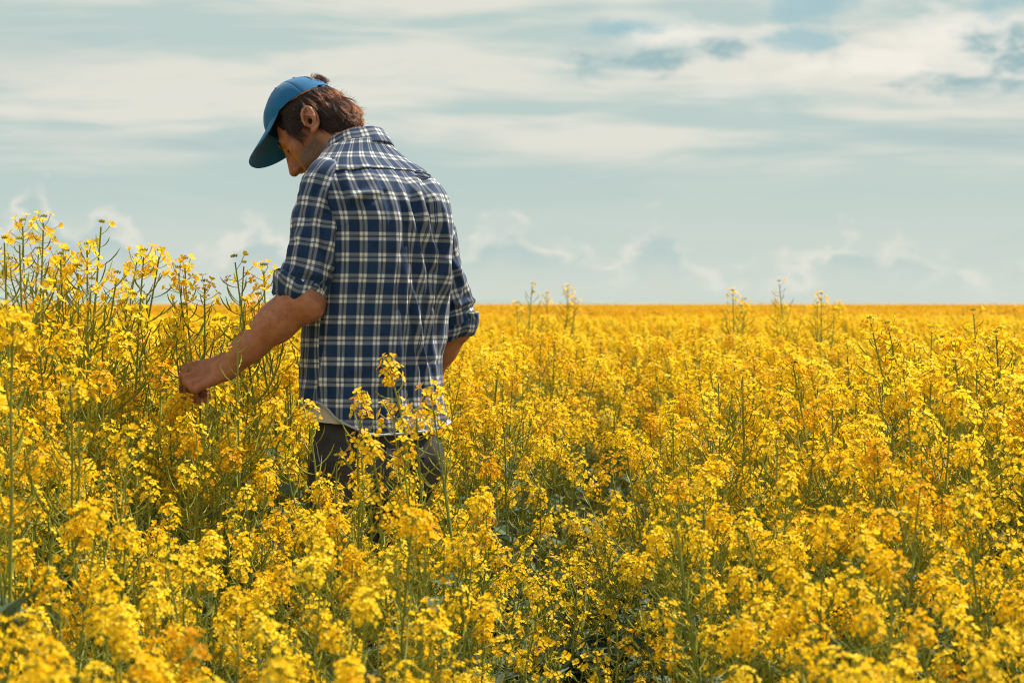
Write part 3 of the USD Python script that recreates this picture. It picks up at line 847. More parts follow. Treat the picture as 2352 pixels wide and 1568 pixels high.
def skin_material():
    """Tanned skin; the beard's shadow lies where the beard grows, around the jaw, given by a mesh attribute."""
    nodes = {
        'tc': ('geometry', {}), 'n': ('noise_texture', {'scale': 55.0, 'detail': 5.0, 'roughness': 0.6}), 'n2': ('noise_texture', {'scale': 420.0, 'detail': 2.0}),
        'r': ('rgb_ramp', {'ramp': [(.3, (.235, .086, .037)), (.7, (.335, .138, .066))]}),
        'a': ('attribute', {'attribute': 'beard'}),
        'bs': ('rgb_ramp', {'ramp': [(.38, (.17, .085, .05)), (.58, (.05, .03, .022))]}),
        'x': ('mix', {'mix_type': 'mix'}), 'b': ('bump', {'strength': .5, 'distance': .0025}),
        'p': ('principled_bsdf', {'roughness': .5, 'specular_ior_level': .4, 'subsurface_weight': .12, 'subsurface_scale': .006, 'subsurface_radius': (1.0, .35, .2)})}
    return mat('skin', nodes, [('tc.position', 'n.vector'), ('tc.position', 'n2.vector'), ('n.fac', 'r.fac'), ('n2.fac', 'bs.fac'), ('a.fac', 'x.fac'), ('r.color', 'x.color1'), ('bs.color', 'x.color2'),
                               ('x.color', 'p.base_color'), ('n.fac', 'b.height'), ('b.normal', 'p.normal')])

PERSON = '/World/person'
UsdGeom.Xform.Define(stage, PERSON)
tag(stage.GetPrimAtPath(PERSON), 'person in blue cap and blue-white plaid shirt bending head, left hand among the rapeseed flowers', 'person')
bp = obj('body', (body_v, body_f), skin_material(), PERSON, smooth=True)
qh = to_head(body_v)
beard = smooth(-2.2, -4.2, qh[:, 2] + .10 * qh[:, 0] * 0) * smooth(.0, 2.2, qh[:, 0]) * smooth(-14, -11.5, qh[:, 2])
beard *= 1 - np.exp(-((qh[:, 0] - 10.3) / 1.6) ** 2 - ((qh[:, 2] + 4) / 1.6) ** 2)
UsdGeom.PrimvarsAPI(stage.GetPrimAtPath(bp)).CreatePrimvar('beard', T.FloatArray, 'vertex').Set(Vt.FloatArray.FromNumpy((beard * 1.0).astype(np.float32)))


# -- cloth
def plaid_material(name, dark=1.0):
    stripe = [(0, 0), (.005, .35), (.03, .35), (.04, .95), (.17, .95), (.18, 0), (.21, 0), (.215, .6), (.235, .6), (.24, 0), (.27, 0), (.28, .95), (.41, .95), (.42, .35), (.445, .35), (.45, 0), (1, 0)]
    ramp = [(p, (v, v, v)) for p, v in stripe]
    nodes = {'uv': ('attribute', {'attribute': 'st'}), 's': ('separate_xyz', {}), 'fu': ('math', {'math_type': 'fraction'}), 'fv': ('math', {'math_type': 'fraction'}),
             'ru': ('rgb_ramp', {'ramp': ramp}), 'rv': ('rgb_ramp', {'ramp': ramp}),
             'sum': ('math', {'math_type': 'add'}), 'half': ('math', {'math_type': 'multiply', 'value2': .215}), 'prod': ('math', {'math_type': 'multiply'}), 'tot': ('math', {'math_type': 'multiply_add', 'value2': .57}),
             'g': ('geometry', {}), 'n': ('noise_texture', {'scale': 30.0, 'detail': 4.0}), 'n2': ('noise_texture', {'scale': 900.0, 'detail': 2.0}),
             'navy': ('rgb_ramp', {'ramp': [(.3, (.004, .021, .062)), (.7, (.009, .033, .088))]}), 'x': ('mix', {'mix_type': 'mix', 'color2': (.60, .61, .57)}),
             'b': ('bump', {'strength': .35, 'distance': .0015}),
             'p': ('principled_bsdf', {'roughness': .85, 'specular_ior_level': .2, 'sheen_weight': .14, 'sheen_roughness': .4})}
    links = [('uv.vector', 's.vector'), ('s.x', 'fu.value1'), ('s.y', 'fv.value1'), ('fu.value', 'ru.fac'), ('fv.value', 'rv.fac'), ('ru.color', 'sum.value1'), ('rv.color', 'sum.value2'), ('sum.value', 'half.value1'),
             ('ru.color', 'prod.value1'), ('rv.color', 'prod.value2'), ('prod.value', 'tot.value1'), ('half.value', 'tot.value3'), ('g.position', 'n.vector'), ('g.position', 'n2.vector'),
             ('n.fac', 'navy.fac'), ('navy.color', 'x.color1'), ('tot.value', 'x.fac'), ('x.color', 'p.base_color'), ('n2.fac', 'b.height'), ('b.normal', 'p.normal')]
    return mat(name, nodes, links)

M_PLAID = plaid_material('plaid')
PER_U, PER_V = .0440, .0520


def grid_faces(nr, nc, wrap):
    i, j = np.meshgrid(np.arange(nr - 1), np.arange(nc if wrap else nc - 1), indexing='ij')
    a = (i * nc + j).ravel(); b = (i * nc + (j + 1) % nc).ravel()
    return np.vstack([np.stack([a, b, b + nc], 1), np.stack([a, b + nc, a + nc], 1)])

def grid_normals(G):
    du = np.gradient(G, axis=1); dv = np.gradient(G, axis=0); n = np.cross(du, dv)
    return n / (np.linalg.norm(n, axis=-1, keepdims=True) + 1e-12)

def to_px(P):
    c, s = math.cos(PITCH), math.sin(PITCH)
    y = P[..., 1] * c + (P[..., 2] - CAM_Z) * s; z = -P[..., 1] * s + (P[..., 2] - CAM_Z) * c
    return np.stack([1176 + PXR * P[..., 0] / y, 784 - PXR * z / y], -1)

def near_line(px, line):
    """Distance in pixels of the points px from a polyline, and signed side."""
    best, side = np.full(px.shape[:-1], 1e9), np.zeros(px.shape[:-1])
    for a, b in zip(line[:-1], line[1:]):
        a, b = np.array(a, float), np.array(b, float); d = b - a
        t = np.clip(((px - a) @ d) / (d @ d), 0, 1); r = px - a - t[..., None] * d
        l = np.linalg.norm(r, axis=-1); s = np.sign(d[0] * r[..., 1] - d[1] * r[..., 0])
        side = np.where(l < best, s, side); best = np.minimum(best, l)
    return best, side


# rows of the shirt's body from hem to neck: py, centre px, half width, half depth, forward tilt in degrees
ROWS = np.array([[1010, 856, .206, .158, 0], [900, 853, .198, .147, 0], [800, 855, .195, .144, 0], [700, 861, .198, .144, 0], [600, 870, .206, .147, 2], [530, 872, .210, .147, 4],
                 [475, 864, .212, .144, 6], [440, 852, .206, .135, 8], [410, 838, .184, .118, 10], [385, 828, .150, .099, 12], [362, 822, .115, .084, 14], [340, 818, .086, .074, 16]], float)
from scipy.interpolate import PchipInterpolator
from scipy.ndimage import gaussian_filter1d
_s = np.concatenate([[0], np.cumsum(np.hypot(np.diff(ROWS[:, 0]), np.diff(ROWS[:, 2]) / .00112))])
ROW = PchipInterpolator(_s / _s[-1], ROWS)
HEM = PchipInterpolator(np.radians([-180, -120, -90, -50, -10, 35, 62, 88, 100, 125, 150, 180]), [950, 945, 935, 975, 989, 992, 962, 921, 924, 936, 940, 950])

def torso_point(s, th, grow=0.0):
    """The shirt's body at s (0 hem, 1 neck) and angle th (0 the middle of the back, positive round his left side)."""
    py, cx, A, B, tilt = (ROW(s)[..., k] for k in range(5))
    tl = np.radians(tilt)
    c = np.stack([at(x, y, 5.50) for x, y in zip(np.ravel(cx), np.ravel(py))]).reshape(cx.shape + (3,))
    e = 2.3
    ct, st = np.cos(th), np.sin(th)
    k = (np.abs(ct) ** e + np.abs(st) ** e) ** (-1 / e)
    back = -BF * np.cos(tl)[..., None] + np.array([0, 0, 1.0]) * np.sin(tl)[..., None]
    return c + (-BR) * ((A + grow) * st * k)[..., None] + back * ((B + grow) * ct * k)[..., None]

NT, NS = 240, 220
th = np.linspace(-np.pi, np.pi, NT + 1)
srow = np.linspace(0, 1, NS)
# each column starts at the hem
pyrow = PchipInterpolator(-ROW(srow)[:, 0], srow)
s0 = pyrow(-HEM(th))
Sg = s0[None, :] + (1 - s0[None, :]) * srow[:, None]
Tg = np.broadcast_to(th[None, :], Sg.shape)
G = torso_point(Sg, Tg)
Nn = grid_normals(G)
if (Nn[NS // 2, NT // 2] @ np.array([0, -1, 0])) < 0: Nn = -Nn
px = to_px(G); facing = smooth(-.35, .05, -Nn[..., 1])
D = np.zeros(Sg.shape)
FOLDS = [  # polyline in the photograph, height in metres, half width in pixels
    ([(952, 406), (974, 496), (996, 580), (1005, 626), (1000, 690)], .011, 9), ([(985, 425), (1008, 490), (1019, 560), (1020, 640), (1016, 730), (1008, 820)], .012, 8),
    ([(930, 440), (955, 530), (975, 640), (984, 720)], .006, 9), ([(946, 650), (957, 740), (964, 796), (981, 847), (986, 900), (984, 960)], .010, 7),
    ([(925, 600), (935, 700), (945, 780), (960, 860), (965, 930)], .005, 10), ([(990, 640), (990, 740), (995, 840), (1005, 930)], .007, 7),
    ([(752, 700), (753, 790), (744, 840), (728, 915)], .007, 7), ([(795, 462), (830, 447), (868, 440)], .008, 8), ([(790, 500), (815, 474), (850, 462)], -.006, 7), ([(792, 415), (806, 455), (800, 505)], .007, 8),
    ([(905, 480), (900, 600), (905, 720), (915, 830)], .003, 16), ([(830, 860), (880, 876), (940, 870)], .003, 12), ([(760, 880), (800, 850), (850, 842)], .004, 10), ([(1000, 560), (1014, 600), (1010, 680)], .006, 6)]
for line, hgt, wd in FOLDS:
    d, side = near_line(px, line); e0, e1 = (np.linalg.norm(px - np.array(line[k], float), axis=-1) for k in (0, -1)); hgt = hgt * smooth(0, 60, np.minimum(e0, e1) + 12)
    D += 1.3 * hgt * (np.exp(-(d / wd) ** 2) - .55 * np.exp(-((d - wd * 1.7) / (wd * .9)) ** 2) * (side > 0)) * facing
nz = meshkit.fbm(np.stack([Tg * 4.2, Sg * 3.0, 0 * Sg], -1), 3, 3) - .5
nz2 = meshkit.fbm(np.stack([Tg * 9 + 3 * nz, Sg * 9 + 4 * Tg, 0 * Sg + 4], -1), 3, 6) - .5
YK = float(pyrow(-412.0)); D *= smooth(YK + .005, YK - .035, Sg); low = smooth(.95, .75, Sg)
D += (.020 * nz + .009 * nz2) * low * smooth(0, .2, Sg + .1)
flare = smooth(.12, .0, Sg - s0[None, :]); D += flare * .010 * np.sin(Tg * 7 + 1.3) + flare * .004
G = G + Nn * D[..., None]
# lengths along each column give the pattern its place
Lc = np.concatenate([np.zeros((1, NT + 1)), np.cumsum(np.linalg.norm(np.diff(torso_point(Sg, Tg), axis=0), axis=-1), 0)], 0)
v_off = (ROW(s0)[:, 0] * -.00112)[None, :]
Uc = np.concatenate([[0], np.cumsum(np.linalg.norm(np.diff(torso_point(np.full(NT + 1, .35), th), axis=0), axis=1))])
Ug = np.broadcast_to(Uc[None, :], Sg.shape) / PER_U; Vg = (Lc + v_off) / PER_V
SIDE_L, SIDE_R = np.radians(88), np.radians(-88)
jL, jR = int(np.argmin(abs(th - SIDE_L))), int(np.argmin(abs(th - SIDE_R)))
yoke_row = int(np.argmin(abs(Sg[:, NT // 2] - float(pyrow(-412.0)))))

def panel(rows, cols, out=0.0, du=0.0, dv=0.0, thick=.0025):
    g = G[rows][:, cols] + Nn[rows][:, cols] * out; nr, nc = g.shape[:2]
    uv = np.stack([Ug[rows][:, cols] + du, Vg[rows][:, cols] + dv], -1).reshape(-1, 2)
    n = Nn[rows][:, cols].reshape(-1, 3); v = g.reshape(-1, 3); f = grid_faces(nr, nc, False)
    V = np.vstack([v, v - n * thick]); F = np.vstack([f, f[:, ::-1] + len(v)])
    edge = np.concatenate([np.arange(nc), (np.arange(1, nr) * nc + nc - 1), ((nr - 1) * nc + np.arange(nc - 2, -1, -1)), (np.arange(nr - 2, 0, -1) * nc)])
    nx = np.roll(edge, -1); m = len(v)
    F = np.vstack([F, np.stack([edge, edge + m, nx + m], 1), np.stack([edge, nx + m, nx], 1)])
    return (V, F), np.vstack([uv, uv])

def out_facing(mesh):
    """Turns the triangles so that the mesh's outer side faces out (the first half of a panel)."""
    return mesh

rA = slice(0, yoke_row + 1); rY = slice(yoke_row, NS)
m, uv = panel(rA, slice(jR, jL + 1))
SHIRT = obj('shirt', m, M_PLAID, PERSON, smooth=True, uv=uv)
m, uv = panel(rA, slice(jL, NT + 1), out=.0015, du=.42, dv=.12); obj('front_panel', m, M_PLAID, SHIRT, smooth=True, uv=uv)
m, uv = panel(rA, slice(0, jR + 1), out=.0015, du=.30, dv=.31); obj('front_panel', m, M_PLAID, SHIRT, smooth=True, uv=uv)
m, uv = panel(rY, slice(0, NT + 1), out=.003, du=.20, dv=.45); obj('yoke', m, M_PLAID, SHIRT, smooth=True, uv=uv)


def frames_along(C):
    t = np.gradient(C, axis=0); t /= np.linalg.norm(t, axis=1, keepdims=True)
    a = np.cross(t, [0.0, 1.0, 0.0]); a /= np.linalg.norm(a, axis=1, keepdims=True)
    return t, a, np.cross(t, a)

def sleeve(name, rows, seed, folds, parent, du=0.0, dv=0.0, squash=1.0, amp=1.0, tube_n=96, rows_n=110, cap=False):
    """A tube of cloth round the line of rows (px, py, Y, radius); squash narrows it across the line of sight."""
    R = np.array(rows, float)
    C = np.stack([at(*r[:3]) for r in R]); L = np.concatenate([[0], np.cumsum(np.linalg.norm(np.diff(C, axis=0), axis=1))])
    t = np.linspace(0, L[-1], rows_n)
    Cc = PchipInterpolator(L, C)(t); rr = PchipInterpolator(L, R[:, 3])(t)
    tt, a, b = frames_along(Cc)
    tt = gaussian_filter1d(tt, 6, axis=0, mode='nearest')
    ang = np.linspace(0, 2 * np.pi, tube_n + 1)
    g = Cc[:, None] + rr[:, None, None] * (np.cos(ang)[None, :, None] * a[:, None] + squash * np.sin(ang)[None, :, None] * b[:, None])
    n = (g - Cc[:, None]); n /= np.linalg.norm(n, axis=-1, keepdims=True)
    P = to_px(g); d = np.zeros(g.shape[:2]); face = smooth(-.3, .1, -n[..., 1])
    for line, hgt, wd in folds:
        q, side = near_line(P, line); d += hgt * (np.exp(-(q / wd) ** 2) - .5 * np.exp(-((q - wd * 1.7) / (wd * .9)) ** 2) * (side > 0)) * face
    A, TT = np.meshgrid(ang, t)
    nz = meshkit.fbm(np.stack([np.cos(A) * 1.6, np.sin(A) * 1.6, TT * 13], -1), 3, seed) - .5
    nz2 = meshkit.fbm(np.stack([np.cos(A) * 3.0 + TT * 9, np.sin(A) * 3.0, TT * 30], -1), 2, seed + 3) - .5
    d += amp * (.020 * nz + .008 * nz2)
    g = g + n * d[..., None]
    f = grid_faces(rows_n, tube_n + 1, False)
    uv = np.stack([A * float(np.mean(rr)) / PER_U + du, TT / PER_V + dv], -1).reshape(-1, 2)
    return obj(name, (g.reshape(-1, 3), f), M_PLAID, parent, smooth=True, uv=uv)

sl = sleeve('sleeve', [(766, 394, 5.40, .040), (759, 402, 5.39, .052), (750, 422, 5.38, .058), (740, 455, 5.37, .060), (734, 480, 5.365, .0605), (728, 510, 5.36, .0625), (722, 560, 5.35, .0655), (712, 612, 5.34, .066), (700, 648, 5.335, .066), (693, 672, 5.33, .062)], 31,
       [([(672, 470), (690, 560), (672, 630)], .006, 8), ([(740, 440), (720, 520), (735, 600), (725, 660)], .006, 8), ([(770, 470), (757, 540), (765, 610)], .005, 8), ([(660, 640), (700, 620), (740, 640)], .007, 8)], SHIRT, du=.15, dv=.2)
sr = sleeve('sleeve', [(950, 440, 5.62, .040), (960, 452, 5.635, .052), (975, 485, 5.65, .058), (998, 550, 5.67, .060), (1010, 610, 5.69, .060), (1024, 665, 5.71, .062), (1035, 715, 5.73, .066), (1038, 740, 5.735, .064)], 47,
       [([(1040, 600), (1062, 650), (1050, 700)], .006, 7), ([(1020, 690), (1060, 700), (1090, 690)], .007, 7)], SHIRT, du=.6, dv=.7)

def cuff(name, rows, seed, squash, du, dv, lift=()):
    """A rolled-up cuff: an outer band that turns in at its lower edge and lies over itself at its upper edge."""
    R = np.array(rows, float)
    C = np.stack([at(*r[:3]) for r in R]); tt = C[-1] - C[0]; tt /= np.linalg.norm(tt)
    a = np.cross(tt, [0, 1.0, 0]); a /= np.linalg.norm(a); b = np.cross(tt, a)
    L = np.concatenate([[0], np.cumsum(np.linalg.norm(np.diff(C, axis=0), axis=1) + .3 * np.abs(np.diff(R[:, 3])) + 1e-4)])
    t = np.linspace(0, L[-1], 60); Cc = PchipInterpolator(L, C)(t); rr = PchipInterpolator(L, R[:, 3])(t)
    ang = np.linspace(0, 2 * np.pi, 121)
    A, TT = np.meshgrid(ang, t)
    dirs = np.cos(ang)[:, None] * a + squash * np.sin(ang)[:, None] * b
    g = Cc[:, None] + rr[:, None, None] * dirs[None]
    nz = meshkit.fbm(np.stack([np.cos(A) * 2.2, np.sin(A) * 2.2, TT * 25], -1), 3, seed) - .5
    g = g + dirs[None] * (.026 * nz)[..., None]
    w = meshkit.fbm(np.stack([np.cos(A) * 1.5, np.sin(A) * 1.5, 0 * A + 7], -1), 2, seed + 1) - .5
    g = g + tt * (.030 * w)[..., None]
    for (lx, ly), amount, wd in lift:
        q = np.linalg.norm(to_px(g) - np.array([lx, ly]), axis=-1); k = np.exp(-(q / wd) ** 2)
        g = g - tt * (amount * k)[..., None] + dirs[None] * (.35 * amount * k)[..., None]
    uv = np.stack([A * .068 / PER_U + du, TT / PER_V * 1.0 + dv], -1).reshape(-1, 2)
    return obj(name, (g.reshape(-1, 3), grid_faces(60, 121, False)), M_PLAID, SHIRT, smooth=True, uv=uv)

cuff('cuff', [(699, 648, 5.335, .060), (696, 644, 5.335, .0665), (692, 652, 5.333, .0715), (686, 672, 5.33, .0715), (680, 694, 5.33, .066), (678, 700, 5.33, .058), (684, 684, 5.33, .054)], 61, .96, .3, .55, [((628, 640), .016, 16), ((742, 668), .008, 20)])
cuff('cuff', [(1037, 722, 5.735, .058), (1039, 718, 5.735, .0655), (1041, 728, 5.74, .0695), (1041, 748, 5.74, .068), (1036, 770, 5.745, .063), (1034, 775, 5.745, .055), (1037, 760, 5.74, .052)], 67, .96, .1, .2)

# collar: a stand and a fall round the neck
def collar():
    a = np.linspace(-np.radians(152), np.radians(152), 121)
    prof = [(0.000, .0, .004), (.012, .5, .006), (.026, .9, .006), (.033, 1.0, .009), (.031, 1.0, .014), (.018, .75, .0195), (.000, .35, .024), (-.016, .1, .0285), (-.018, .08, .026), (-.002, .35, .021)]
    rows = []
    for up, k, out in prof:
        tilt = math.radians(22)
        c = at(822, 344, 5.515)
        A, B = .068 + out, .062 + out
        back = -BF * math.cos(tilt) + np.array([0, 0, 1]) * math.sin(tilt); nrm = BF * math.sin(tilt) + np.array([0, 0, 1]) * math.cos(tilt)
        fall = up - .020 * (np.abs(a) / a.max()) ** 3 * (1 if out > .012 else 0)
        rows.append(c + (-BR)[None] * (A * np.sin(a))[:, None] + back[None] * (B * np.cos(a))[:, None] + nrm[None] * fall[:, None])
    g = np.stack(rows)
    g = PchipInterpolator(np.linspace(0, 1, len(rows)), g)(np.linspace(0, 1, 46))
    nz = meshkit.fbm(np.stack([np.broadcast_to(a[None] * 3, g.shape[:2]), np.broadcast_to(np.linspace(0, 1, 46)[:, None] * 2, g.shape[:2]), np.zeros(g.shape[:2])], -1), 3, 9) - .5
    g = g + (g - g.mean((0, 1))) * (nz * .08)[..., None]
    ln = np.concatenate([np.zeros((1, 121)), np.cumsum(np.linalg.norm(np.diff(g, axis=0), axis=-1), 0)])
    uv = np.stack([np.broadcast_to(a[None] * .082 / PER_U, g.shape[:2]) + .33, ln / PER_V + .1], -1).reshape(-1, 2)
    obj('collar', (g.reshape(-1, 3), grid_faces(46, 121, False)), M_PLAID, SHIRT, smooth=True, uv=uv)
collar()

# the little hanging loop at the middle of the yoke seam
def on_torso(px_, py_):
    k = np.argmin(np.where(Nn[..., 1] < .1, np.linalg.norm(to_px(G) - np.array([px_, py_]), axis=-1), 1e9)); return G.reshape(-1, 3)[k], Nn.reshape(-1, 3)[k]
p0, n0 = on_torso(952, 402); p1, n1_ = on_torso(986, 409)
tt_ = np.linspace(0, 1, 9); lp = np.vstack([p0 + (p1 - p0) * tt_[:, None] + n0 * (.003 + .003 * np.sin(np.pi * tt_))[:, None] + np.array([0, 0, .004]), (p1 + (p0 - p1) * tt_[:, None] + n0 * (.002 + .003 * np.sin(np.pi * tt_))[:, None] - np.array([0, 0, .004]))])
obj('hanging_loop', tube(lp, .0017, 6), mat('navy_tape', {'p': ('principled_bsdf', {'base_color': (.012, .016, .035), 'roughness': .9})}), SHIRT, smooth=True)
# stitched hem: a rolled edge
hem = G[1, jR:jL + 1] + Nn[1, jR:jL + 1] * .002
obj('hem', tube(hem, .0032, 6), mat('hem_cloth', {'p': ('principled_bsdf', {'base_color': (.30, .33, .38), 'roughness': .9})}), SHIRT, smooth=True)

# undershirt: its lower edge shows below the raised side of the shirt
tu = np.linspace(np.radians(-170), np.radians(170), 141); su = np.linspace(0, 1, 16)
bot = pyrow(-(962 + 4 * np.sin(tu * 2)))
Su = bot[None, :] + (float(pyrow(-850.0)) - bot)[None, :] * su[:, None]
Gu = torso_point(Su, np.broadcast_to(tu[None], Su.shape), -.012)
wn = meshkit.fbm(np.stack([np.broadcast_to(tu[None] * 5, Su.shape), Su * 20, 0 * Su], -1), 2, 4) - .5
Gu = Gu + (Gu - Gu.mean((0, 1))) * np.array([1, 1, 0]) * (wn * .06)[..., None]
obj('undershirt', (Gu.reshape(-1, 3), grid_faces(16, 141, False)), mat('beige_jersey', {'g': ('geometry', {}), 'n': ('noise_texture', {'scale': 700.0}), 'b': ('bump', {'strength': .3, 'distance': .001}),
    'p': ('principled_bsdf', {'base_color': (.50, .46, .36), 'roughness': .9})}, [('g.position', 'n.vector'), ('n.fac', 'b.height'), ('b.normal', 'p.normal')]), PERSON, smooth=True)

# trousers
def trouser_sdf(P):
    q = np.stack([(P - PEL) @ BF, (P - PEL) @ BR, (P - PEL)[..., 2]], -1)
    d = egg(q, (-.012, 0, -.01), (.135, .178, .19))
    d = np.maximum(d, q[..., 2] - .105)
    d = smin(d, egg(q, (-.065, -.075, -.075), (.085, .085, .10)), .03); d = smin(d, egg(q, (-.065, .075, -.075), (.085, .085, .10)), .03)
    for s in (-1, 1):
        hip = PEL + BR * s * .09 + np.array([0, 0, -.07]); knee = hip + BF * .03 + np.array([0, 0, -.40]) + BR * s * .015; ank = knee - BF * .05; ank[2] = .10
        d = smin(d, cone(P, hip, knee, .098, .076), .03); d = smin(d, cone(P, knee, ank, .074, .066), .03)
    w = meshkit.fbm(P * np.array([9, 9, 6.0]), 3, 12) - .5
    w2 = meshkit.fbm(P * np.array([26, 26, 12.0]), 2, 13) - .5
    return d + w * .016 + w2 * .006
M_TROUSER = mat('grey_canvas', {'g': ('geometry', {}), 'n': ('noise_texture', {'scale': 14.0, 'detail': 6.0}), 'n2': ('noise_texture', {'scale': 900.0}), 'r': ('rgb_ramp', {'ramp': [(.3, (.022, .022, .024)), (.75, (.062, .060, .060))]}),
    'b': ('bump', {'strength': .4, 'distance': .001}), 'p': ('principled_bsdf', {'roughness': .85, 'specular_ior_level': .25})},
    [('g.position', 'n.vector'), ('g.position', 'n2.vector'), ('n.fac', 'r.fac'), ('r.color', 'p.base_color'), ('n2.fac', 'b.height'), ('b.normal', 'p.normal')])
tv, tf = surface_nets(trouser_sdf, *span([[PEL[0] - .20, PEL[1] - .16, .06], [PEL[0] + .18, PEL[1] + .26, PEL[2] + .1]], .06), .008)
TROUSERS = obj('trousers', (tv, tf), M_TROUSER, PERSON, smooth=True)
_tk = trimesh.Trimesh(tv, tf, process=False)
def on_trousers(pts, lift):
    out = []
    tree_n = _tk.vertex_normals; pp = to_px(tv); front = tree_n[:, 1] < .2
    for x, y in pts:
        k = np.argmin(np.where(front, np.linalg.norm(pp - np.array([x, y]), axis=1), 1e9)); out.append(tv[k] + tree_n[k] * lift)
    return np.array(out)
M_STITCH = mat('pale_stitching', {'p': ('principled_bsdf', {'base_color': (.35, .34, .31), 'roughness': .9})})
for line in ([(822, 985), (810, 1010), (795, 1035), (775, 1058)], [(722, 990), (730, 1030), (738, 1065)], [(890, 1030), (930, 1030), (975, 1026)]):
    xy = np.array(line, float); fine_ = np.stack([np.interp(np.linspace(0, 1, 14), np.linspace(0, 1, len(xy)), xy[:, k]) for k in (0, 1)], 1)
    q = gaussian_filter1d(on_trousers(fine_, .0015), 1.5, axis=0, mode='nearest'); obj('seam', tube(q, .0013, 5), M_STITCH, TROUSERS)
flap = on_trousers([(885, 1030), (925, 1031), (975, 1027), (975, 1050), (925, 1056), (885, 1052)], .004)
obj('pocket_flap', (np.vstack([flap, flap - [0, -.004, 0]]), np.array([[0, 5, 1], [1, 5, 4], [1, 4, 2], [2, 4, 3], [6, 7, 11], [7, 10, 11], [7, 8, 10], [8, 9, 10], [0, 1, 7], [0, 7, 6], [3, 4, 10], [3, 10, 9], [4, 5, 11], [4, 11, 10]])), M_TROUSER, TROUSERS)
for s in (-1, 1):
    knee = PEL + BR * s * .105 + np.array([0, 0, -.47]) + BF * .03; ank = knee - BF * .05; ank[2] = .0
    def boot(P, ank=ank):
        d = cone(P, ank + [0, 0, .16], ank + [0, 0, .07], .060, .058); d = smin(d, cone(P, ank + [0, 0, .055], ank + BF * .17 + [0, 0, .045], .055, .045), .03); return np.maximum(d, .004 - P[..., 2])
    v, f = surface_nets(boot, *span([ank, ank + BF * .2, ank + [0, 0, .2]], .08), .007)
    obj('boot', (v, f), mat('boot_leather', {'p': ('principled_bsdf', {'base_color': (.05, .032, .02), 'roughness': .6})}) if s < 0 else '/World/Looks/boot_leather', PERSON, smooth=True)


# -- cap
def cloth_cap():
    return mat('blue_cotton', {'g': ('geometry', {}), 'n': ('noise_texture', {'scale': 22.0, 'detail': 4.0}), 'n2': ('noise_texture', {'scale': 1100.0}), 'r': ('rgb_ramp', {'ramp': [(.3, (.002, .090, .215)), (.7, (.004, .115, .265))]}),
        'b': ('bump', {'strength': .35, 'distance': .001}), 'p': ('principled_bsdf', {'roughness': .85, 'specular_ior_level': .2, 'sheen_weight': .15})},
        [('g.position', 'n.vector'), ('g.position', 'n2.vector'), ('n.fac', 'r.fac'), ('r.color', 'p.base_color'), ('n2.fac', 'b.height'), ('b.normal', 'p.normal')])
M_CAP = cloth_cap()
rim_u = lambda F: 4.55 + .25 * F
def crown(ph, s, out=0.0):
    """Head centimetres on the crown: ph the angle round (0 in front, positive to his left), s from the rim (0) to the top (1)."""
    c, sn = np.cos(ph), np.sin(ph)
    n = np.where(c > 0, 2.15 - .65 * c ** 1.5, 2.15 + .35 * np.abs(c))
    r0 = 1 / np.sqrt((c / np.where(c > 0, 11.3, 8.9)) ** 2 + (sn / 8.5) ** 2)
    e = s * np.pi / 2
    rho = np.cos(e) ** (2 / n) * (r0 + out); h = np.sin(e) ** (2 / n) * (9.0 + out)
    F = -.8 + rho * c; L = rho * sn
    puff = .20 * np.exp(-((s - .25) / .2) ** 2)
    seam = np.abs(((ph / (np.pi / 3) + .5) % 1) - .5) * (np.pi / 3) * rho
    dent = .10 * np.exp(-(seam / .25) ** 2)
    F, L = F + (puff - dent) * c, L + (puff - dent) * sn
    return np.stack([F, L, rim_u(F) + h - dent * .5 * (s > .05)], -1)
nph, nsr = 145, 46
PH, SS = np.meshgrid(np.linspace(-np.pi, np.pi, nph), np.linspace(0, .999, nsr))
hole = smooth(.52, .40, (np.pi - np.abs(PH))) * 0.42                          # the opening over the strap at the back
SSc = np.maximum(SS, 0) * (1 - hole) + hole
cr = crown(PH, SSc)
cn = meshkit.fbm(cr * .32, 3, 5) - .5; cr = cr + cn[..., None] * .35 * (SSc < .95)[..., None] * np.array([1, 1, .6])
v = from_cap(cr.reshape(-1, 3)); f = grid_faces(nsr, nph, False)
inn = from_cap((crown(PH, SSc, -.22) + cn[..., None] * .35 * np.array([1, 1, .6])).reshape(-1, 3))
edge = np.arange(nph - 1)
CAP = obj('cap', (np.vstack([v, inn]), np.vstack([f, f[:, ::-1] + len(v), np.stack([edge, edge + len(v), edge + 1 + len(v)], 1), np.stack([edge, edge + 1 + len(v), edge + 1], 1)])), M_CAP, PERSON, smooth=40)
# visor
a = np.linspace(-1, 1, 61); q = np.linspace(0, 1, 22)
A_, Q_ = np.meshgrid(a, q)
root = crown(A_ * np.radians(66), 0 * A_ + .01)
reach = 8.9 * np.sqrt(np.clip(1 - np.abs(A_) ** 2.6, 0, 1)) + .25
drop = -.12 * reach * Q_ - (1.9 * np.abs(A_) ** 2) * Q_ ** .6 * np.clip(reach / 6, 0, 1)
vis = root + np.stack([reach * Q_, .28 * reach * Q_ * A_ * .5, drop], -1)
vis_o, vis_i = from_cap(vis.reshape(-1, 3)), from_cap((vis - np.array([0, 0, .28])).reshape(-1, 3))
f = grid_faces(22, 61, False); nb = len(vis_o)
e = np.concatenate([np.arange(61), 61 * np.arange(1, 22) + 60, 21 * 61 + np.arange(59, -1, -1), 61 * np.arange(20, 0, -1)]); nx = np.roll(e, -1)
obj('visor', (np.vstack([vis_o, vis_i]), np.vstack([f, f[:, ::-1] + nb, np.stack([e, e + nb, nx + nb], 1), np.stack([e, nx + nb, nx], 1)])), M_CAP, CAP, smooth=45)
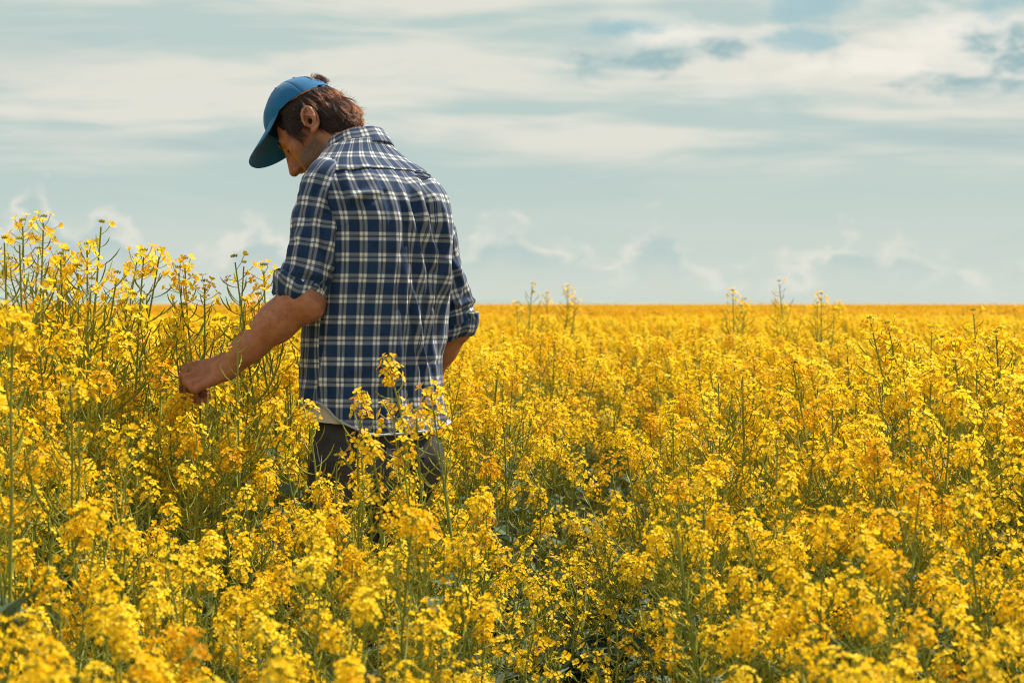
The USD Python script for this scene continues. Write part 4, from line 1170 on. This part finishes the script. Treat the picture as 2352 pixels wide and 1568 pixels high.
# strap across the opening, button on top, eyelets, seams
ps = np.linspace(np.pi - .56, np.pi + .56, 17)
st = np.stack([crown(ps, .02 + 0 * ps, .05), crown(ps, .17 + 0 * ps, .05)]); sti = np.stack([crown(ps, .02 + 0 * ps, -.2), crown(ps, .17 + 0 * ps, -.2)])
f = grid_faces(2, 17, False); vv = np.vstack([from_cap(st.reshape(-1, 3)), from_cap(sti.reshape(-1, 3))])
obj('strap', (vv, np.vstack([f, f[:, ::-1] + 34, [[0, 34, 35], [0, 35, 1]] + [[k, k + 34, k + 35] for k in range(1, 16)] + [[k, k + 35, k + 1] for k in range(1, 16)]])), M_CAP, CAP)
top = crown(np.array([0.0]), np.array([.999]))[0]
b = trimesh.creation.icosphere(2, 1.0); obj('button', (from_cap(np.array(b.vertices) * [.75, .75, .35] + top + [0, 0, .1]), b.faces), M_CAP, CAP, smooth=True)
M_THREAD = mat('dark_blue_thread', {'p': ('principled_bsdf', {'base_color': (.004, .045, .12), 'roughness': .8})})
for k in range(6):
    ph = np.pi / 3 * k + np.pi / 6
    ph = (ph + np.pi) % (2 * np.pi) - np.pi
    c0 = crown(np.array([ph]), np.array([.60]), .06)[0]; nrm = c0 - np.array([-.8, 0, 6.0]); B = basis(nrm)
    ring = [c0 + .26 * (B[:, 0] * math.cos(x) + B[:, 1] * math.sin(x)) for x in np.linspace(0, 6.283, 13)]
    obj('eyelet', tube(from_cap(np.array(ring)), .0011, 5), M_THREAD, CAP, smooth=True)
    ph2 = np.pi / 3 * k
    ph2 = (ph2 + np.pi) % (2 * np.pi) - np.pi
    lo = .44 if abs(abs(ph2) - np.pi) < .1 else .02
    sq = np.linspace(lo, .97, 30); pts = from_cap(crown(np.full(30, ph2), sq, .03))
    obj('seam', tube(pts, .0008, 4), M_THREAD, CAP)


# -- hair
def hair_sdf(P):
    q = to_cap(P); m = to_head(P); m[..., 1] = np.abs(m[..., 1])
    d = egg(q, (-.5, 0, 3.2), (9.8, 8.15, 9.0))
    d = smin(d, egg(q, (-3.9, 0, -5.4), (6.2, 6.8, 7.9)), 2.0)
    d = smin(d, egg(m, (3.0, 6.2, 1.4), (2.7, 1.35, 4.0)), .5)
    wisps = meshkit.fbm(np.stack([q[..., 0] * .35 + q[..., 2] * .12, q[..., 1] * .9, q[..., 2] * .25], -1), 3, 17) - .5
    wisps2 = meshkit.fbm(np.stack([q[..., 0] * 1.2 + q[..., 2] * .5, q[..., 1] * 2.2, q[..., 2] * .5], -1), 2, 18) - .5
    d = d - wisps * .9 - wisps2 * .6 + .15
    d = np.maximum(d, q[..., 2] - rim_u(q[..., 0]) + .15)                         # under the cap
    face = np.maximum(q[..., 0] - 6.9 + .10 * (5.5 - q[..., 2]), 0) + 0 * d
    d = np.maximum(d, q[..., 0] - (6.6 - .20 * (5.2 - q[..., 2]) + wisps * .8))                # hairline
    # below the sideburn and in front of the ear: skin
    d = np.maximum(d, np.minimum(-(q[..., 2] + 1.4), q[..., 0] * -1 - .2) * -1 * 1 if False else np.minimum(q[..., 0] + .7 + .12 * (q[..., 2] + 1.6), -2.6 - q[..., 2]))
    # clear of the ear
    e = egg(m, (-1.1, 8.75, .1), (1.8, 1.5, 3.3)); d = np.maximum(d, -e)
    # ragged lower edge at the nape
    d = np.maximum(d, -(q[..., 2] + 11.8 + wisps * 3.0 + .35 * (q[..., 0] + 7)))
    return d / 100
hv, hf = surface_nets(hair_sdf, *span([HO], .155), .0032)
M_HAIR = mat('hair', {'g': ('geometry', {}), 'n': ('noise_texture', {'scale': 90.0, 'detail': 4.0}), 'r': ('rgb_ramp', {'ramp': [(.3, (.010, .006, .004)), (.7, (.026, .014, .009))]}), 'b': ('bump', {'strength': .7, 'distance': .003}),
    'p': ('principled_bsdf', {'roughness': .6, 'specular_ior_level': .2})}, [('g.position', 'n.vector'), ('n.fac', 'r.fac'), ('r.color', 'p.base_color'), ('n.fac', 'b.height'), ('b.normal', 'p.normal')])
HAIR = obj('hair', (hv, hf), M_HAIR, PERSON, smooth=True)
rs = np.random.default_rng(9)
hq = to_cap(hv); hn = trimesh.Trimesh(hv, hf, process=False).vertex_normals @ CM.T
ok = np.where((hq[:, 2] < rim_u(hq[:, 0]) - .3) & (np.abs(hq[:, 1]) + np.maximum(-hq[:, 0], 0) * 1.2 > 6.2) & ((hn * (hq - [-1, 0, 0])).sum(1) > 0))[0]
CP, CN, CW = [], [], []
def strand(root, nrm, ln, lift, curl, w):
    n = 8; p = root.copy(); pts = [p.copy()]
    flow = np.array([-.45, 0, -1.0]); 
    if root[0] > 1.5: flow = np.array([-.25, 0, -1.0])
    ax = rs.normal(0, 1, 3) * curl
    for k in range(n - 1):
        d = flow + nrm * (lift * (1 - k / 4)) + ax * (k / n); d = d - nrm * (d @ nrm) * (0.6 if k > 0 else 0)
        d /= np.linalg.norm(d); p = p + d * ln / (n - 1); pts.append(p.copy())
    CP.append(from_cap(np.array(pts))); CN.append(n); CW.append(np.linspace(w, w * .35, n))
# locks: neighbouring strands share their way
for c in rs.choice(ok, 430):
    c0 = hq[c]; near_ = ok[np.linalg.norm(hq[ok] - c0, axis=1) < rs.uniform(.5, 1.1)]
    ln = rs.uniform(3.0, 6.0); wave = rs.normal(0, .16, 3); ph0 = rs.uniform(0, 6.28); lift0 = rs.uniform(.0, .12); tilt_ = rs.normal(0, .35)
    for k in rs.choice(near_, 14):
        n = 9; p_ = hq[k] + hn[k] * .02; pts = [p_.copy()]
        flow0 = np.array([-.55 if hq[k][0] < 2.5 else -.30, 0, -1.0]) + np.array([tilt_ * .5, 0, 0]); ln_ = ln * np.clip((hq[k][2] + 11.5) / 9.0, .25, 1)
        for q_ in range(n - 1):
            u = q_ / (n - 1); nn = hn[k]
            flow = flow0 + np.array([u * (1.0 if hq[k][0] < 0 else .3), 0, 0])
            d = flow + nn * (lift0 * (1 - 2.2 * u)) + wave * math.sin(ph0 + u * 5) * .8
            d = d - nn * min(0, d @ nn) * .9 - nn * max(0, d @ nn) * .35; d /= np.linalg.norm(d); p_ = p_ + d * ln_ * rs.uniform(.9, 1.1) / (n - 1); pts.append(p_.copy())
        w = rs.uniform(.00022, .00040)
        CP.append(from_cap(np.array(pts))); CN.append(n); CW.append(np.linspace(w, w * .4, n))
# loose strands over the opening of the cap and behind the head
for k in range(260):
    ph = np.pi + rs.normal(0, .20); r0_ = crown(np.array([ph]), np.array([rs.uniform(.10, .30)]), -.25)[0]
    nrm = np.array([-.75, 0, .62]) + rs.normal(0, .16, 3); pts = [r0_]; d = nrm.copy()
    for j in range(7):
        d = d + np.array([.02, 0, -.20]) + rs.normal(0, .08, 3); d /= np.linalg.norm(d); pts.append(pts[-1] + d * rs.uniform(.20, .32))
    CP.append(from_cap(np.array(pts))); CN.append(8); CW.append(np.linspace(.00034, .00012, 8))
back = ok[(hq[ok, 0] < -7.5)]
for k in rs.choice(back, 90):
    d = hn[k] + rs.normal(0, .4, 3) + [0, 0, .3]; pts = [hq[k]]
    for j in range(7):
        d = d / np.linalg.norm(d) + rs.normal(0, .22, 3) + [-.02, 0, -.10]; d /= np.linalg.norm(d); pts.append(pts[-1] + d * rs.uniform(.25, .55))
    CP.append(from_cap(np.array(pts))); CN.append(8); CW.append(np.linspace(.00022, .0001, 8))
cv = UsdGeom.BasisCurves.Define(stage, f'{HAIR}/strands')
cv.CreateTypeAttr('linear'); cv.CreateCurveVertexCountsAttr(Vt.IntArray(CN))
cv.CreatePointsAttr(Vt.Vec3fArray.FromNumpy(np.vstack(CP).astype(np.float32)))
cv.CreateWidthsAttr(Vt.FloatArray.FromNumpy((2 * np.concatenate(CW)).astype(np.float32))); cv.SetWidthsInterpolation('vertex')
M_STRAND = mat('hair_strand', {'p': ('principled_hair_bsdf', {'model': 'Chiang', 'parametrization': 'Melanin concentration', 'melanin': .84, 'melanin_redness': .42, 'roughness': .28, 'radial_roughness': .45})})
UsdShade.MaterialBindingAPI.Apply(cv.GetPrim()).Bind(M_STRAND)
tag(cv.GetPrim(), kind='stuff')
# brow
bq = []
def on_face(L, U):
    k = (np.abs(qh[:, 1] - L) < .25) & (np.abs(qh[:, 2] - U) < .25) & (qh[:, 0] > 5); return np.array([qh[k, 0].max() + .03, L, U])
for k in range(240):
    L = rs.uniform(1.3, 4.4); p = on_face(L, 2.75 + .22 * math.sin((L - 1.3)) + rs.normal(0, .16)); bq.append(from_head(np.array([p, p + [.16, .18, .10], p + [.14, .45, .08]])))
for k in range(60):
    u = k / 59; p = on_face(2.2 + 2.2 * u, .38 - .18 * u); bq.append(from_head(np.array([p, p + [.22, .10, -.14], p + [.40, .16, -.18]])))
bv = UsdGeom.BasisCurves.Define(stage, f'{PERSON}/eyebrow'); bv.CreateTypeAttr('linear'); bv.CreateCurveVertexCountsAttr(Vt.IntArray([3] * len(bq)))
bv.CreatePointsAttr(Vt.Vec3fArray.FromNumpy(np.vstack(bq).astype(np.float32))); bv.CreateWidthsAttr(Vt.FloatArray([.0008] * (3 * len(bq)))); bv.SetWidthsInterpolation('vertex')
UsdShade.MaterialBindingAPI.Apply(bv.GetPrim()).Bind(M_STRAND)

# short hairs on the forearms
fh = []; bn = trimesh.Trimesh(body_v, body_f, process=False).vertex_normals
for E_, W_, S_ in ((LE, LW, 1), (RE, RW, 1)):
    ax = (W_ - E_) / np.linalg.norm(W_ - E_); tt_ = (body_v - E_) @ ax / np.linalg.norm(W_ - E_)
    rad = np.linalg.norm(body_v - E_ - ((body_v - E_) @ ax)[:, None] * ax, axis=1)
    c_ = np.where((tt_ > .02) & (tt_ < 1.05) & (rad < .075) & (bn[:, 2] > -.35))[0]
    if len(c_):
        for k in rs.choice(c_, 1100):
            d = bn[k] * .45 + ax * .7 + rs.normal(0, .25, 3); d /= np.linalg.norm(d); l_ = rs.uniform(.006, .013)
            fh.append(np.array([body_v[k], body_v[k] + d * l_ * .5 + bn[k] * .0006, body_v[k] + d * l_]))
av = UsdGeom.BasisCurves.Define(stage, f'{bp}/arm_hair'); av.CreateTypeAttr('linear'); av.CreateCurveVertexCountsAttr(Vt.IntArray([3] * len(fh)))
av.CreatePointsAttr(Vt.Vec3fArray.FromNumpy(np.vstack(fh).astype(np.float32))); av.CreateWidthsAttr(Vt.FloatArray([.00020, .00016, .00005] * len(fh))); av.SetWidthsInterpolation('vertex')
UsdShade.MaterialBindingAPI.Apply(av.GetPrim()).Bind(M_STRAND); tag(av.GetPrim(), kind='stuff')

# ------------------------------------------------------------------ plants that stand out from the crop
def stand_out(px, py, Y, kind, rot, label, tilt=0.0):
    """A plant whose tip stands at distance Y where the photograph shows it."""
    k = kinds_fine[kind]; t = at(px, py, Y); top = TOPS[k]; sc = t[2] / top[2]; a = math.radians(rot)
    off = np.array([top[0] * math.cos(a) - top[1] * math.sin(a), top[0] * math.sin(a) + top[1] * math.cos(a)]) * sc
    lean = math.radians(tilt)
    place('/World/' + numbered('/World', 'rapeseed_plant'), k, t[0] - off[0] - math.tan(lean) * t[2], t[1] - off[1], rot, sc / math.cos(lean), tilt, math.pi / 2, label)

for args in [
    (52, 520, 6.5, 3, 20, 'tall soft-focus rapeseed with one yellow tuft against the sky, nearest the left edge'),
    (100, 512, 6.1, 1, 80, 'tall podded rapeseed with two yellow tufts against the sky near the left edge'),
    (232, 521, 5.5, 0, 140, 'tallest dark bare podded rapeseed stalk against the sky, left of the man'),
    (45, 566, 5.4, 2, 200, 'dark podded stalk without flowers just inside the left edge', -4),
    (10, 558, 5.3, 0, 250, 'dark podded stalk cut by the left edge of the view'),
    (200, 575, 5.4, 4, 30, 'rapeseed with orange-yellow head right beside the tallest bare stalk'),
    (150, 586, 6.2, 3, 90, 'yellow-headed rapeseed between the two tallest stalks at the left', 3),
    (330, 602, 5.6, 3, 300, 'leaning rapeseed with open flowers against sky, left one of a crossing pair', 9),
    (366, 598, 5.7, 4, 10, 'leaning rapeseed with open flowers against sky, right one of a crossing pair', 11),
    (424, 610, 5.6, 4, 120, 'upright flowering rapeseed against the sky midway between left edge and man', -5),
    (540, 600, 5.4, 2, 60, 'dark bare podded stalk above the forearm of the man', -2),
    (560, 612, 6.0, 0, 170, 'thin podded stalk right behind the dark bare one above the forearm'),
    (606, 622, 5.9, 1, 230, 'small flowering rapeseed tip just left of the rolled cuff'),
    (268, 640, 5.3, 4, 75, 'flowering rapeseed leaning right, below the tallest bare stalk', 8),
    (470, 660, 5.5, 3, 210, 'flowering rapeseed standing over the forearm, left of the bare stalk'),
    (1790, 652, 11.0, 2, 40, 'lone podded stalk sticking up over the horizon, tallest on the right'),
    (1222, 656, 12.0, 0, 100, 'podded stalk poking over the horizon, right of the right sleeve'),
    (1304, 662, 13.0, 1, 10, 'second podded stalk over the horizon from the right sleeve'),
    (1683, 674, 11.0, 1, 280, 'small stalk over the horizon left of the lone tallest one'),
    (1886, 682, 10.0, 1, 310, 'yellow tip touching the horizon right of the lone tallest stalk'),
    (2000, 752, 5.6, 4, 160, 'sharp leaning flowering stem in front of the far field, left one of two', -14),
    (2045, 766, 5.6, 1, 220, 'sharp leaning podded stem in front of the far field, right one of two', -10),
    (2236, 722, 6.6, 2, 20, 'tall bare podded stalk near the right edge of the view'),
    (2288, 772, 5.2, 0, 330, 'podded stalk in focus at the right edge, right of the bare one'),
    (1945, 790, 6.6, 3, 50, 'slender flowering rapeseed behind the pair of leaning stems', -6),
    (1820, 838, 5.0, 5, 130, 'rapeseed with drooping flowers carrying a dark fly at its tip', -12),
    (1864, 856, 5.0, 6, 70, 'podded flowering stem right beside the one with the fly', -8),
    (2140, 762, 7.0, 1, 95, 'podded stalk between the leaning pair and the right edge'),
    (2080, 900, 4.6, 5, 15, 'full-headed rapeseed right of the fly plant in the near stand', -4),
    (892, 830, 4.5, 7, 35, 'podded rapeseed standing across the back of the plaid shirt', -5),
    (832, 914, 4.4, 7, 110, 'short podded rapeseed across the shirt hem below the back', -3),
    (990, 905, 4.4, 8, 180, 'flowering rapeseed across the right corner of the shirt hem', -9),
    (706, 940, 4.8, 8, 270, 'bright sunlit rapeseed head before the beige undershirt'),
    (956, 955, 4.3, 8, 340, 'flowering rapeseed before the back trouser pocket'),
    (850, 1015, 4.2, 7, 25, 'flowering rapeseed low before the grey trousers'),
    (545, 775, 5.0, 2, 60, 'bare podded stalk passing in front of the wrist', 5),
    (478, 905, 4.9, 0, 150, 'podded rapeseed among the fingers of the left hand'),
    (30, 738, 3.6, 5, 210, 'large soft-focus flowering rapeseed at the left edge, nearest on that side'),
    (160, 862, 3.9, 4, 300, 'soft-focus flowering rapeseed low at the left below the tall stand'),
]: stand_out(*args)

# ------------------------------------------------------------------ flies on the flowers
M_FLY = mat('fly_shell', {'p': ('principled_bsdf', {'base_color': (.012, .010, .009), 'roughness': .35})})
M_WING = mat('fly_wing', {'p': ('principled_bsdf', {'base_color': (.20, .17, .13), 'roughness': .3}), 't': ('transparent_bsdf', {}), 'x': ('mix_closure', {'fac': .45})}, [('p.BSDF', 'x.closure1'), ('t.BSDF', 'x.closure2')], 'x.closure')
def fly(px, py, Y, turn, label):
    path = '/World/' + numbered('/World', 'fly'); xf = UsdGeom.Xform.Define(stage, path)
    xf.AddTranslateOp().Set(Gf.Vec3d(*map(float, at(px, py, Y)))); xf.AddRotateZOp().Set(turn)
    tag(xf.GetPrim(), label, 'insect')
    mb = MB(); b = trimesh.creation.icosphere(2, 1.0); bv_ = np.array(b.vertices)
    for c, r in (((0, 0, 0), (.0032, .0022, .0021)), ((-.0048, 0, -.0003), (.0044, .0024, .0020)), ((.0040, 0, -.0002), (.0017, .0021, .0016))): mb.add(bv_ * r + c, b.faces)
    for s in (-1, 1):
        for k, x in enumerate((.0018, 0, -.0016)): mb.add(*tube([[x, s * .001, -.001], [x + .001 * (1 - k), s * .0038, .0002], [x + .0018 * (1 - k), s * .0058, -.0034]], .0003, 4))
    obj('body', mb.done(), M_FLY, path, smooth=True)
    for s in (-1, 1):
        q = np.array([[0, 0, .002], [-.002, s * .0022, .0026], [-.0065, s * .0040, .0024], [-.0095, s * .0032, .0018], [-.0090, s * .0014, .0017], [-.004, s * .0003, .0021]])
        obj('wing', (q, np.array([[0, 1, 2], [0, 2, 3], [0, 3, 4], [0, 4, 5]])), M_WING, path)
fly(1823, 831, 4.98, 160, 'tiny dark fly on the drooping flower tip at the right of centre')
fly(2119, 948, 4.7, 40, 'tiny dark fly on the flowers toward the right edge, upper of two')
fly(2171, 1052, 4.3, 200, 'tiny dark fly on the flowers toward the right edge, lower of two')
